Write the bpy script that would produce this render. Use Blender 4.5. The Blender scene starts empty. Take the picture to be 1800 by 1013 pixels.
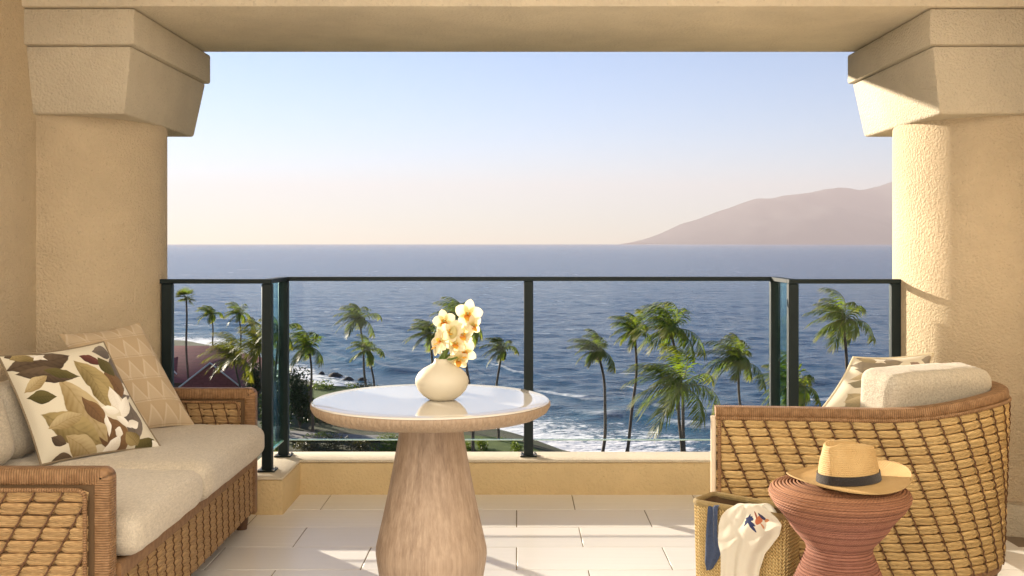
import bpy, bmesh, math, random
import numpy as np
from mathutils import Vector, Matrix, noise

R = math.radians
rnd = random.Random(7)
sc = bpy.context.scene
COL = sc.collection

# ------------------------------------------------------------------ camera
F = 1865.0; CX, CY = 908.0, 428.0          # focal length and vanishing point, in photo pixels (1800 x 1013)
EYE = 1.32
cam_d = bpy.data.cameras.new('camera'); cam = bpy.data.objects.new('camera', cam_d); COL.objects.link(cam)
cam.location = (0, 0, EYE); cam.rotation_euler = (R(90), 0, 0)
cam_d.sensor_width = 36.0; cam_d.lens = F / 1800 * 36
cam_d.shift_x = (900 - CX) / 1800; cam_d.shift_y = (CY - 506.5) / 1800
cam_d.clip_start = 0.05; cam_d.clip_end = 120000
sc.camera = cam

# ------------------------------------------------------------------ sky and sun
SUN_EL = R(12.5)
SUN_H = Vector((-0.67, 0.743)).normalized()
sun_vec = Vector((SUN_H.x * math.cos(SUN_EL), SUN_H.y * math.cos(SUN_EL), math.sin(SUN_EL)))
world = bpy.data.worlds.new('World'); sc.world = world; world.use_nodes = True
wn = world.node_tree; wn.nodes.clear()
sky = wn.nodes.new('ShaderNodeTexSky'); sky.sky_type = 'NISHITA'; sky.sun_disc = False
sky.sun_elevation = SUN_EL; sky.sun_rotation = math.atan2(SUN_H.x, SUN_H.y)
sky.altitude = 0; sky.air_density = 0.78; sky.dust_density = 0.05; sky.ozone_density = 3.5
bg = wn.nodes.new('ShaderNodeBackground'); bg.inputs[1].default_value = 0.05
wo = wn.nodes.new('ShaderNodeOutputWorld')
wn.links.new(sky.outputs[0], bg.inputs[0]); wn.links.new(bg.outputs[0], wo.inputs[0])
sun_d = bpy.data.lights.new('sun', 'SUN'); sun_d.energy = 5.0; sun_d.angle = R(0.6); sun_d.color = (1.0, 0.86, 0.68)
sun = bpy.data.objects.new('sun', sun_d); COL.objects.link(sun)
sun.rotation_euler = sun_vec.to_track_quat('Z', 'Y').to_euler(); sun.location = sun_vec * 30
sc.view_settings.view_transform = 'Standard'; sc.view_settings.look = 'None'
sc.view_settings.exposure = 1.95; sc.view_settings.gamma = 1.0; sc.view_settings.use_curve_mapping = False
cy = sc.cycles
cy.max_bounces = 10; cy.diffuse_bounces = 6; cy.glossy_bounces = 4; cy.transmission_bounces = 6
cy.transparent_max_bounces = 24; cy.volume_bounces = 1; cy.use_denoising = True
cy.caustics_reflective = False; cy.caustics_refractive = False

# ------------------------------------------------------------------ helpers
def at(px, py, d):                      # where the line of sight through a photo pixel meets depth d
    return Vector(((px - CX) * d / F, d, EYE - (py - CY) * d / F))
def atz(px, py, z):                     # ... meets height z
    return at(px, py, (EYE - z) * F / (py - CY))

PIV = {}
def tag(o, label=None, cat=None, group=None, kind=None):
    if label: o['label'] = label
    if cat: o['category'] = cat
    if group: o['group'] = group
    if kind: o['kind'] = kind
    return o
def empty(name, loc, label=None, cat=None, group=None, kind=None):
    o = bpy.data.objects.new(name, None); COL.objects.link(o)
    o.location = Vector(loc); o.empty_display_size = 0.1
    PIV[o.name] = Vector(loc)
    return tag(o, label, cat, group, kind)
def attach(o, parent, pivot=None):
    pivot = Vector(pivot) if pivot is not None else Vector((0, 0, 0))
    COL.objects.link(o)
    if parent is not None:
        o.parent = parent; o.location = pivot - PIV[parent.name]
    else:
        o.location = pivot
    PIV[o.name] = pivot
    return o

class MB:
    def __init__(s): s.v = []; s.f = []; s.uv = []; s.attr = None
    def add(s, verts, faces, uvs=None):
        b = len(s.v); s.v += [tuple(p) for p in verts]
        for i, f in enumerate(faces):
            s.f.append(tuple(b + k for k in f))
            s.uv.append(uvs[i] if uvs else [(0, 0)] * len(f))
        return s
    def box(s, x0, x1, y0, y1, z0, z1, M=None):
        p = [Vector((x, y, z)) for z in (z0, z1) for y in (y0, y1) for x in (x0, x1)]
        if M is not None: p = [M @ q for q in p]
        return s.add(p, [(0, 2, 3, 1), (4, 5, 7, 6), (0, 1, 5, 4), (2, 6, 7, 3), (0, 4, 6, 2), (1, 3, 7, 5)])
    def sweep(s, pts, prof, closed_prof=True, cap=True, up=None, scale=None):
        pts = [Vector(p) for p in pts]; n = len(pts); m = len(prof)
        T = [(pts[min(i + 1, n - 1)] - pts[max(i - 1, 0)]).normalized() for i in range(n)]
        nrm = up.copy() if up is not None else (Vector((0, 0, 1)) if abs(T[0].z) < .9 else Vector((0, 1, 0)))
        vs = []; L = 0; Ls = []
        for i in range(n):
            nrm = (nrm - T[i] * nrm.dot(T[i])).normalized(); bn = T[i].cross(nrm)
            if i: L += (pts[i] - pts[i - 1]).length
            Ls.append(L); k = scale[i] if scale is not None else 1
            vs += [pts[i] + nrm * (a * k) + bn * (b * k) for (a, b) in prof]
        fs = []; us = []
        mm = m if closed_prof else m - 1
        for i in range(n - 1):
            for j in range(mm):
                j2 = (j + 1) % m
                fs.append((i * m + j, i * m + j2, (i + 1) * m + j2, (i + 1) * m + j))
                us.append([(Ls[i], j / mm), (Ls[i], (j + 1) / mm), (Ls[i + 1], (j + 1) / mm), (Ls[i + 1], j / mm)])
        if cap and closed_prof:
            fs.append(tuple(range(m))[::-1]); us.append([(0, 0)] * m)
            fs.append(tuple((n - 1) * m + j for j in range(m))); us.append([(0, 0)] * m)
        return s.add(vs, fs, us)
    def tube(s, pts, r, n=8, cap=True):
        rr = r if isinstance(r, (list, tuple)) else [r] * len(pts)
        prof = [(math.cos(2 * math.pi * j / n), math.sin(2 * math.pi * j / n)) for j in range(n)]
        return s.sweep(pts, prof, True, cap, None, rr)
    def lathe(s, prof, n=48, c=(0, 0, 0), mod=None):
        c = Vector(c); m = len(prof); vs = []; L = [0]
        for i in range(1, m): L.append(L[-1] + math.hypot(prof[i][0] - prof[i - 1][0], prof[i][1] - prof[i - 1][1]))
        for i, (r, z) in enumerate(prof):
            for j in range(n):
                a = 2 * math.pi * j / n; p = Vector((r * math.cos(a), r * math.sin(a), z))
                if mod: p = mod(p, a, i)
                vs.append(c + p)
        fs = []; us = []
        for i in range(m - 1):
            for j in range(n):
                j2 = (j + 1) % n
                fs.append((i * n + j, i * n + j2, (i + 1) * n + j2, (i + 1) * n + j))
                us.append([(j / n, L[i]), ((j + 1) / n, L[i]), ((j + 1) / n, L[i + 1]), (j / n, L[i + 1])])
        return s.add(vs, fs, us)
    def grid(s, fn, nu, nv, flip=False):
        vs = [fn(i / nu, j / nv) for j in range(nv + 1) for i in range(nu + 1)]
        fs = []; us = []
        for j in range(nv):
            for i in range(nu):
                a = j * (nu + 1) + i; q = [a, a + 1, a + nu + 2, a + nu + 1]
                w = [(i / nu, j / nv), ((i + 1) / nu, j / nv), ((i + 1) / nu, (j + 1) / nv), (i / nu, (j + 1) / nv)]
                if flip: q.reverse(); w.reverse()
                fs.append(tuple(q)); us.append(w)
        return s.add(vs, fs, us)
    def mesh(s, name, mat, pivot=(0, 0, 0), smooth=True, bevel=0, segs=2, angle=40):
        me = bpy.data.meshes.new(name)
        V = np.array(s.v, dtype=np.float64).reshape(-1, 3) - np.array(pivot, dtype=np.float64)
        me.from_pydata(V.tolist(), [], s.f)
        uvl = me.uv_layers.new(name='UVMap')
        flat = [c for f in s.uv for p in f for c in p]
        if len(flat) == len(uvl.data) * 2: uvl.data.foreach_set('uv', flat)
        if bevel:
            bm = bmesh.new(); bm.from_mesh(me); bmesh.ops.remove_doubles(bm, verts=bm.verts, dist=1e-5)
            ed = [e for e in bm.edges if len(e.link_faces) == 2 and e.calc_face_angle(0) > R(25)]
            bmesh.ops.bevel(bm, geom=ed, offset=bevel, segments=segs, affect='EDGES', profile=0.5, clamp_overlap=True)
            bm.to_mesh(me); bm.free()
        if smooth:
            me.shade_smooth(); me.set_sharp_from_angle(angle=R(angle))
        me.materials.append(mat); me.update()
        return me
    def build(s, name, mat, parent=None, pivot=None, **k):
        if pivot is None: pivot = PIV[parent.name] if parent is not None else (0, 0, 0)
        return attach(bpy.data.objects.new(name, s.mesh(name, mat, pivot, **k)), parent, pivot)

def place(name, me, parent, M):                       # a piece that shares its mesh
    o = bpy.data.objects.new(name, me); COL.objects.link(o); o.parent = parent
    o.matrix_local = Matrix.Translation(-PIV[parent.name]) @ M
    return o

def rounded_box(mb, lo, hi, r, crown=0.0, n=10, M=None, nz=0.0, seed=0):
    lo = Vector(lo); hi = Vector(hi); c = (lo + hi) / 2; h = (hi - lo) / 2
    for ax in range(3):
        for sg in (-1, 1):
            a1, a2 = (ax + 1) % 3, (ax + 2) % 3
            def fn(u, v, ax=ax, sg=sg, a1=a1, a2=a2):
                q = Vector((0, 0, 0)); q[ax] = sg
                q[a1] = math.copysign(abs(2 * u - 1) ** .7, 2 * u - 1); q[a2] = math.copysign(abs(2 * v - 1) ** .7, 2 * v - 1)
                p = Vector((q.x * h.x, q.y * h.y, q.z * h.z))
                inn = Vector([max(-(h[k] - r), min(h[k] - r, p[k])) for k in range(3)])
                d = p - inn
                if d.length > 1e-9: p = inn + d.normalized() * r
                t = p.z / h.z
                p.z += crown * t * (1 - (p.x / h.x) ** 2 * .9) * (1 - (p.y / h.y) ** 2 * .9)
                if nz: p += Vector((1, 1, 1)) * nz * noise.noise((p + c) * 5 + Vector((seed, 0, 0))) + Vector((0,0,1))*nz*.8*noise.noise((p+c)*14)
                p = p + c
                return M @ p if M is not None else p
            mb.grid(fn, n, n, flip=(sg < 0))
    return mb

# ------------------------------------------------------------------ material helpers
class NT:
    def __init__(s, name):
        s.m = bpy.data.materials.new(name); s.m.use_nodes = True; s.t = s.m.node_tree; s.t.nodes.clear()
        s.out = s.n('ShaderNodeOutputMaterial')
    def n(s, ty, **k):
        o = s.t.nodes.new(ty)
        for a, b in k.items(): setattr(o, a, b)
        return o
    def l(s, a, b): s.t.links.new(a, b)
    def val(s, x, sock):
        if hasattr(x, 'is_linked') or isinstance(x, bpy.types.NodeSocket): s.l(x, sock)
        else:
            if isinstance(x, (tuple, list)) and len(x) == 3 and sock.type == 'RGBA': x = (*x, 1)
            sock.default_value = x
    def math(s, op, a, b=None, c=None, clamp=False):
        o = s.n('ShaderNodeMath', operation=op, use_clamp=clamp)
        s.val(a, o.inputs[0])
        if b is not None: s.val(b, o.inputs[1])
        if c is not None: s.val(c, o.inputs[2])
        return o.outputs[0]
    def mix(s, f, a, b, blend='MIX'):
        o = s.n('ShaderNodeMix', data_type='RGBA', blend_type=blend)
        s.val(f, o.inputs[0]); s.val(a, o.inputs[6]); s.val(b, o.inputs[7]); return o.outputs[2]
    def ramp(s, f, lo, hi, a=0.0, b=1.0):
        o = s.n('ShaderNodeMapRange'); s.val(f, o.inputs[0])
        for i, x in enumerate((lo, hi, a, b)): s.val(x, o.inputs[i + 1])
        return o.outputs[0]
    def co(s, which='Object', scale=(1, 1, 1), rot=(0, 0, 0)):
        c = s.n('ShaderNodeTexCoord'); mp = s.n('ShaderNodeMapping')
        s.l(c.outputs[which], mp.inputs[0]); mp.inputs['Scale'].default_value = scale; mp.inputs['Rotation'].default_value = rot
        return mp.outputs[0]
    def noise(s, vec, scale, detail=3, rough=.5):
        o = s.n('ShaderNodeTexNoise'); s.l(vec, o.inputs['Vector']); o.inputs['Scale'].default_value = scale
        o.inputs['Detail'].default_value = detail; o.inputs['Roughness'].default_value = rough; return o.outputs['Fac']
    def wave(s, vec, scale, dist=0, dirn='X', detail=1):
        o = s.n('ShaderNodeTexWave', bands_direction=dirn); s.l(vec, o.inputs['Vector']); o.inputs['Scale'].default_value = scale
        o.inputs['Distortion'].default_value = dist; o.inputs['Detail'].default_value = detail; return o.outputs['Fac']
    def bump(s, h, strength, dist, normal=None):
        o = s.n('ShaderNodeBump'); s.val(h, o.inputs['Height']); o.inputs['Strength'].default_value = strength
        o.inputs['Distance'].default_value = dist
        if normal is not None: s.l(normal, o.inputs['Normal'])
        return o.outputs[0]
    def pbr(s, col, rough=.6, normal=None, spec=.5, metal=0, coat=0, sheen=0):
        b = s.n('ShaderNodeBsdfPrincipled'); s.val(col, b.inputs['Base Color']); s.val(rough, b.inputs['Roughness'])
        b.inputs['Metallic'].default_value = metal; b.inputs['Specular IOR Level'].default_value = spec
        b.inputs['Coat Weight'].default_value = coat; b.inputs['Sheen Weight'].default_value = sheen
        if normal is not None: s.l(normal, b.inputs['Normal'])
        s.l(b.outputs[0], s.out.inputs[0]); return b
    def rand(s): return s.n('ShaderNodeObjectInfo').outputs['Random']
    def sep(s, v):
        o = s.n('ShaderNodeSeparateXYZ'); s.l(v, o.inputs[0]); return o.outputs

def m_stucco(name, col, scale=88, strength=.6):
    t = NT(name); c = t.co()
    n1 = t.noise(c, scale, 3, .55); n2 = t.noise(c, 1.5, 5, .65); n3 = t.noise(c, scale * 2.6, 2)
    spk = t.ramp(t.noise(c, scale * .9, 1), .66, .74)
    cc = t.mix(t.ramp(n2, .3, .7), [x * .84 for x in col], [min(1, x * 1.08) for x in col])
    cc = t.mix(t.math('MULTIPLY', spk, .28), cc, [x * .45 for x in col])
    h = t.math('ADD', t.math('MULTIPLY', t.ramp(n1, .35, .65), 1.0), t.math('MULTIPLY', n3, .35))
    t.pbr(cc, .93, t.bump(h, strength, .010), .2); return t.m
def m_plain(name, col, rough=.5, spec=.5, metal=0, var=.08, scale=8, coat=0):
    t = NT(name); c = t.co(); n = t.noise(c, scale, 4, .6)
    cc = t.mix(n, [x * (1 - var) for x in col], [min(1, x * (1 + var)) for x in col])
    t.pbr(cc, rough, None, spec, metal, coat); return t.m
def m_tile():
    t = NT('porcelain_tile'); c = t.co(scale=(.6, 16, 1)); n = t.noise(c, 2.2, 3, .5)
    cc = t.mix(t.ramp(n, .3, .7), (.80, .785, .76), (.86, .845, .825))
    cc = t.mix(t.ramp(t.rand(), 0, 1, 0, .6), cc, (.755, .73, .695))
    t.pbr(cc, .30, None, .4); return t.m
def m_wood(name, a, b, vec_scale, rough=.55, wave_scale=None):
    t = NT(name); c = t.co(scale=vec_scale)
    n = t.noise(c, 1.0, 6, .62); n2 = t.noise(t.co(scale=tuple(x * 3.1 for x in vec_scale)), 1.0, 4, .6)
    n3 = t.noise(t.co(scale=(3, 3, 1)), 1.0, 3)
    f = t.math('ADD', t.math('MULTIPLY', t.ramp(n, .3, .7), .65), t.math('MULTIPLY', t.ramp(n2, .3, .7), .35))
    cc = t.mix(f, a, b); cc = t.mix(t.ramp(n3, .45, .7, 0, .3), cc, [min(1, x * 1.25) for x in b])
    t.pbr(cc, rough, t.bump(f, .35, .003), .35); return t.m
def m_linen(name, col, scale=260):
    t = NT(name); c = t.co()
    a = t.noise(t.co(scale=(1, .18, .5)), scale, 2); b = t.noise(t.co(scale=(.18, 1, 1)), scale, 2)
    w = t.math('ADD', a, b); cl = t.noise(c, 7, 4)
    cc = t.mix(t.ramp(w, .7, 1.3), [x * .74 for x in col], [min(1, x * 1.14) for x in col])
    cc = t.mix(t.ramp(cl, .3, .7, 0, .25), cc, [x * .85 for x in col])
    t.pbr(cc, .95, t.bump(w, .5, .004), .1, sheen=.25); return t.m
def m_wrap(name, a, b, freq=420):
    t = NT(name); uv = t.co('UV')
    u = t.sep(uv)[0]; jit = t.noise(t.co(), 30, 2)
    ph = t.math('ADD', t.math('MULTIPLY', u, freq), t.math('MULTIPLY', jit, 2.2))
    w = t.math('ABSOLUTE', t.math('SINE', ph))
    n = t.noise(t.co(), 45, 3)
    cc = t.mix(t.ramp(n, .3, .7), a, b); cc = t.mix(t.ramp(w, .0, .45, .75, 0), cc, [x * .3 for x in a])
    t.pbr(cc, .55, t.bump(w, .7, .004), .35); return t.m
def m_cane(name, a, b, dark):
    t = NT(name)
    st = t.noise(t.co(scale=(.12, .0, 1)), 8.0, 2, .5)             # strands along the bundle (object space: x along, z across)
    st2 = t.noise(t.co(scale=(.10, .0, 1)), 19.0, 2)
    cc = t.mix(t.ramp(st, .3, .7), a, b); cc = t.mix(t.rand(), cc, t.mix(.3, cc, dark))
    cc = t.mix(t.ramp(st2, .34, .47, .65, 0), cc, [x * .75 for x in dark])
    h = t.math('ADD', st, t.math('MULTIPLY', st2, .6))
    t.pbr(cc, .6, t.bump(h, .7, .03), .28); return t.m

M = {}
M['stucco'] = m_stucco('stucco_beige', (.63, .515, .36))
M['stucco_cap'] = m_stucco('stucco_capital', (.62, .55, .43), 90, .5)
M['stucco_beam_lit'] = m_stucco('stucco_beam_lit', (.74, .66, .52), 60, .3)  # same stucco as the columns, brightened to put light into the colour
M['stucco_curb'] = m_stucco('stucco_curb', (.64, .50, .29), 70, .4)
M['bounce'] = m_stucco('stucco_bounce', (.85, .83, .78), 60, .2)
M['curb_top_lit'] = m_stucco('stucco_curb_lit', (.68, .61, .49), 120, .35)
M['tile'] = m_tile()
M['grout'] = m_plain('grout', (.24, .19, .14), .95)
M['metal'] = m_plain('dark_green_metal', (.008, .017, .020), .5, .25, 0, .1)
M['bolt'] = m_plain('steel_bolt', (.35, .35, .34), .35, .5, .9)
M['linen'] = m_linen('oatmeal_linen', (.56, .50, .41))
M['linen_back'] = m_linen('ribbed_linen', (.47, .43, .355), 210)
M['wrap'] = m_wrap('wrapped_cane', (.20, .105, .045), (.32, .185, .092))
M['cane'] = m_cane('woven_cane', (.66, .44, .18), (.80, .60, .30), (.42, .24, .08))
M['cane_sofa'] = m_cane('woven_cane_shaded', (.48, .295, .13), (.64, .44, .225), (.29, .155, .06))  # chair cane darkened, shade on the near arm put into the colour
M['cord'] = m_plain('binding_cord', (.11, .05, .022), .6, .4, 0, .3, 200)
M['backing'] = m_plain('weave_backing', (.10, .055, .022), .8)
M['foot'] = m_plain('dark_foot', (.10, .05, .025), .5)
M['pole'] = m_plain('pale_pole', (.62, .52, .40), .5)
M['tabletop'] = m_plain('lacquered_top', (.70, .67, .62), .07, .6, 0, .04, 4, coat=.6)
M['rim'] = m_wood('fluted_rim', (.20, .135, .085), (.42, .32, .23), (160, 160, 3))
M['pedestal'] = m_wood('bleached_wood', (.20, .135, .095), (.50, .385, .29), (62, 62, .55))
M['vase'] = m_plain('cream_ceramic', (.58, .53, .42), .6, .3, 0, .04, 6)
M['stem'] = m_plain('flower_stem', (.10, .16, .03), .5)
M['navy'] = m_linen('navy_cloth', (.05, .07, .13))

def m_leafy(name, a, b, tip=None, trans=.45, rough=.5):
    t = NT(name); uv = t.sep(t.co('UV')); r = t.rand()
    n = t.noise(t.co(), 1.7, 3)
    cc = t.mix(t.ramp(n, .3, .7), a, b)
    cc = t.mix(t.math('MULTIPLY', r, .5), cc, b)
    if tip: cc = t.mix(t.ramp(uv[0], .45, 1.0, 0, .8), cc, tip)
    d = t.n('ShaderNodeBsdfPrincipled'); t.val(cc, d.inputs['Base Color']); d.inputs['Roughness'].default_value = rough; d.inputs['Specular IOR Level'].default_value = .35
    tr = t.n('ShaderNodeBsdfTranslucent'); t.val(t.mix(1.0, cc, (1.0, 1.0, .42), 'MULTIPLY'), tr.inputs['Color'])
    mx = t.n('ShaderNodeMixShader'); mx.inputs[0].default_value = trans
    t.l(d.outputs[0], mx.inputs[1]); t.l(tr.outputs[0], mx.inputs[2]); t.l(mx.outputs[0], t.out.inputs[0]); return t.m
M['frond'] = m_leafy('palm_frond', (.10, .17, .018), (.19, .25, .032), (.42, .33, .07), .62)
M['frond_dark'] = m_leafy('palm_frond_dark', (.08, .13, .02), (.145, .195, .03), (.32, .26, .06), .6)
M['frond_gold'] = m_leafy('palm_frond_golden', (.11, .14, .018), (.20, .21, .035), (.36, .28, .07), .55)
M['bush'] = m_leafy('shrub_leaf', (.07, .125, .016), (.15, .20, .03), None, .4)
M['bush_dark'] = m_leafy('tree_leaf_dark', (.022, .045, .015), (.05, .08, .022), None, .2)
M['bush_dry'] = m_leafy('hedge_leaf_dry', (.055, .06, .025), (.11, .095, .04), None, .25)
def m_trunk():
    t = NT('palm_trunk'); c = t.co(); z = t.sep(c)[2]
    rg = t.math('ABSOLUTE', t.math('SINE', t.math('MULTIPLY', z, 14)))
    n = t.noise(c, 6, 4); cc = t.mix(n, (.075, .058, .045), (.17, .135, .105)); cc = t.mix(t.ramp(rg, 0, .4, .5, 0), cc, (.05, .04, .03))
    t.pbr(cc, .9, t.bump(rg, .5, .03), .2); return t.m
M['trunk'] = m_trunk()
M['roof'] = None
def m_roof():
    t = NT('red_shingle_roof'); c = t.co(); z = t.sep(c)[2]
    b = t.math('FRACT', t.math('MULTIPLY', z, 2.6)); n = t.noise(c, 3, 5, .7)
    cc = t.mix(t.ramp(n, .3, .7), (.20, .060, .058), (.28, .095, .09)); cc = t.mix(t.ramp(b, 0, .25, .45, 0), cc, (.09, .035, .035))
    t.pbr(cc, .8, t.bump(b, .4, .05), .2); return t.m
M['roof'] = m_roof()
M['house_wall'] = m_plain('house_wall', (.22, .13, .11), .85)
M['white_trim'] = m_plain('white_trim', (.72, .68, .64), .6)
M['louvre'] = m_plain('grey_louvre', (.22, .20, .20), .7)
M['window'] = m_plain('dark_glass', (.02, .025, .03), .1)
M['rock'] = m_stucco('lava_rock', (.055, .05, .048), 6, .9)

# ------------------------------------------------------------------ ground, sea, haze, mountain
SEA = EYE - 24.0; LAND = EYE - 22.25
SH = [(-6000, 330), (-1000, 300), (-200, 280), (-110, 268), (-77, 255), (-60, 232), (-48, 206), (-37, 186), (-30, 174), (-24.6, 165), (-15, 152), (-6.7, 142.5),
      (-.6, 133.5), (5, 123), (20, 108), (35, 95), (50, 86), (100, 66), (300, 10), (1000, -200), (6000, -1500)]
SHX = np.array([p[0] for p in SH], float); SHY = np.array([p[1] for p in SH], float)
def shore(x): return np.interp(x, SHX, SHY)

def m_ground():
    t = NT('ground_cover'); c = t.co(); n = t.noise(c, .35, 5, .65); n2 = t.noise(c, 2.5, 4, .7)
    cc = t.mix(t.ramp(n, .4, .6), (.050, .052, .030), (.040, .062, .018)); cc = t.mix(t.ramp(n2, .45, .65, 0, .5), cc, (.085, .075, .055))
    z = t.sep(c)[2]
    cc = t.mix(t.ramp(z, SEA + .1, SEA + 1.1, 1, 0), cc, (.10, .092, .085))
    t.pbr(cc, .95, t.bump(n2, .6, .15), .2); return t.m
M['ground'] = m_ground()
def m_lawn():
    t = NT('mown_lawn'); c = t.co(); n = t.noise(c, .8, 4); n2 = t.noise(c, 9, 3)
    cc = t.mix(t.ramp(n, .3, .7), (.055, .10, .012), (.085, .135, .02)); cc = t.mix(t.ramp(n2, .4, .7, 0, .4), cc, (.04, .07, .01))
    t.pbr(cc, .9, t.bump(n2, .7, .06), .2); return t.m
M['lawn'] = m_lawn()
M['path'] = m_plain('concrete_path', (.20, .19, .19), .9, .3, 0, .2, 1.5)

xs = np.concatenate([np.linspace(-6000, -120, 10), np.linspace(-100, 100, 161), np.linspace(120, 6000, 10)])
ts = [-3, 0, 1, 2.2, 4, 7, 10, 14, 20, 28, 40, 60, 90, 140, 300, 1000, 4000, 9000]
zs = [SEA - 1.2, SEA - .25, SEA + .15, SEA + .5, SEA + .95, SEA + 1.35, SEA + 1.6] + [LAND] * 11
g = MB(); vs = []
for tt, zz in zip(ts, zs):
    for x in xs:
        dz = 0 if tt < 4 or tt > 95 else .22 * noise.noise(Vector((x * .13, tt * .13, 3)))
        vs.append((x, float(shore(x)) - tt * 1.12, zz + dz))
nx = len(xs); fs = [(j * nx + i, (j + 1) * nx + i, (j + 1) * nx + i + 1, j * nx + i + 1) for j in range(len(ts) - 1) for i in range(nx - 1)]
g.add(vs, fs)
tag(g.build('ground', M['ground']), kind='structure')

def strip(name, mat, pts, z):
    mb = MB(); mb.add([(x, y, z) for x, y in pts], [tuple(range(len(pts)))])
    return tag(mb.build(name, mat, smooth=False), kind='structure')
def G(px, py, z=LAND): p = atz(px, py, z); return (p.x, p.y)
LZ = LAND + .30
strip('lawn', M['lawn'], [G(545, 700, LZ), G(640, 712, LZ), G(655, 694, LZ), G(615, 680, LZ), G(552, 676, LZ)][::-1], LZ)
strip('lawn', M['lawn'], [G(640, 800, LZ), G(960, 800, LZ), G(925, 779, LZ), G(880, 769, LZ), G(800, 764, LZ), G(700, 785, LZ)], LZ)
strip('path', M['path'], [G(500, 772, LZ), G(640, 774, LZ), G(760, 770, LZ), G(760, 764, LZ), G(640, 765, LZ), G(560, 760, LZ), G(500, 757, LZ)], LZ + .004)

# the sea: one sheet, fine near the shore, out to the horizon
def build_sea():
    ang = np.concatenate([np.linspace(-88, -34, 22)[:-1], np.linspace(-34, 34, 470), np.linspace(34, 88, 22)[1:]]) * math.pi / 180
    rr = [70.0]
    while rr[-1] < 700: rr.append(rr[-1] * 1.0058)
    while rr[-1] < 26000: rr.append(rr[-1] * 1.06)
    rr = np.array(rr)
    A, RR = np.meshgrid(ang, rr); X = RR * np.sin(A); Y = RR * np.cos(A)
    Z = np.full_like(X, SEA); r = np.random.RandomState(3)
    fade = np.clip((900 - RR) / 600, 0, 1) * np.clip((34 - np.abs(A) * 180 / math.pi) / 2, 0, 1)
    sd = Y - shore(X); sdn = sd * .84
    amp = np.clip(sdn / 40, .25, 1)
    for k in range(34):
        lam = 2.0 * (1.085 ** k); th = math.radians(r.normal(-8, 38)); kx, ky = math.sin(th), math.cos(th)
        ph = r.uniform(0, 6.28); a = .0070 * lam * (1.0 if lam < 7 else (7 / lam) ** .75)
        env = .55 + .45 * np.sin(X * r.uniform(.01, .05) + Y * r.uniform(.01, .05) + ph)
        w = np.sin(2 * math.pi / lam * (X * kx + Y * ky) + ph + .6 * np.sin(X * .05 + k))
        Z += fade * amp * a * env * (w + .25 * np.cos(2 * (2 * math.pi / lam * (X * kx + Y * ky) + ph)))
    wob = 3 * np.sin(X * .09) + 2 * np.sin(X * .21 + 1) + 1.2 * np.sin(X * .55 + 2)
    for (d0, h, wd) in ((30, .75, 2.4), (43, .5, 3.0), (58, .4, 4), (78, .35, 5)):
        s = (sdn - d0 + wob) / wd
        Z += fade * h * np.where(s > 0, np.exp(-s * s / 2.2), np.exp(-s * s * 1.6)) * (.55 + .45 * np.sin(X * .13 + d0))
    Z = np.where(sdn < 2, np.minimum(Z, SEA + .1), Z)
    v = np.stack([X, Y, Z], -1).reshape(-1, 3); n1, n2 = X.shape
    me = bpy.data.meshes.new('sea'); i = np.arange(n1 - 1)[:, None] * n2 + np.arange(n2 - 1)[None, :]
    q = np.stack([i, i + 1, i + n2 + 1, i + n2], -1).reshape(-1, 4)[:, ::-1]
    me.from_pydata(v.tolist(), [], q.tolist()); me.shade_smooth()
    a = me.attributes.new('shore', 'FLOAT', 'POINT'); a.data.foreach_set('value', (sdn + wob).reshape(-1).astype(np.float32))
    t = NT('sea_water'); c = t.co()
    at_ = t.n('ShaderNodeAttribute', attribute_name='shore').outputs['Fac']
    b1 = t.noise(t.co(scale=(.55, 1, 1)), 1.1, 5, .6); b2 = t.noise(t.co(scale=(.5, 1, 1)), .16, 4, .6); b3 = t.noise(t.co(scale=(.35, 1, 1)), .018, 4, .6)
    b4 = t.noise(t.co(scale=(.5, 1, 1)), .42, 4, .6); h = t.math('ADD', t.math('ADD', t.math('MULTIPLY', b1, .30), t.math('MULTIPLY', b4, .5)), t.math('ADD', t.math('MULTIPLY', b2, .5), t.math('MULTIPLY', b3, 1.0)))
    nrm = t.bump(h, 1.0, 1.0)
    lace = t.noise(t.co(scale=(.7, 1, 1)), .55, 6, .72); lace2 = t.noise(t.co(scale=(.6, 1, 1)), 2.1, 4, .65)
    big = t.noise(t.co(scale=(.5, 1, 1)), .09, 3)
    px = t.sep(c)[0]
    wid = t.ramp(px, -20, 6, 18, 33)
    near = t.math('SUBTRACT', 1.0, t.math('DIVIDE', at_, wid), clamp=True)              # 1 at the shore, 0 outside the surf
    lac = t.math('ADD', t.math('MULTIPLY', lace, .62), t.math('MULTIPLY', lace2, .38))
    thr = t.math('SUBTRACT', .80, t.math('MULTIPLY', t.math('POWER', near, .55), .47))
    foam1 = t.ramp(t.math('SUBTRACT', lac, thr), 0, .07)
    cap = t.ramp(t.math('MULTIPLY', t.noise(t.co(scale=(.30, 1, 1)), .32, 5, .6), t.ramp(big, .35, .7, .75, 1.12)), .655, .70)
    cap = t.math('MULTIPLY', cap, t.ramp(at_, 8, 400, .8, .45))
    patch = t.ramp(t.noise(t.co(scale=(.5, .5, 1)), .10, 2), .46, .58)
    for d0, wd in ((29.5, 1.6), (42, 1.3), (57, 1.1)):
        e = t.math('DIVIDE', t.math('SUBTRACT', at_, d0), wd); ring = t.math('SUBTRACT', 1.0, t.math('MULTIPLY', e, e), clamp=True)
        cap = t.math('MAXIMUM', cap, t.math('MULTIPLY', t.math('MULTIPLY', ring, patch), t.math('MULTIPLY', t.ramp(lac, .38, .56), t.ramp(px, -14, 4))))
    foam = t.math('MAXIMUM', t.math('MULTIPLY', foam1, t.ramp(near, 0, .06)), cap)
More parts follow.
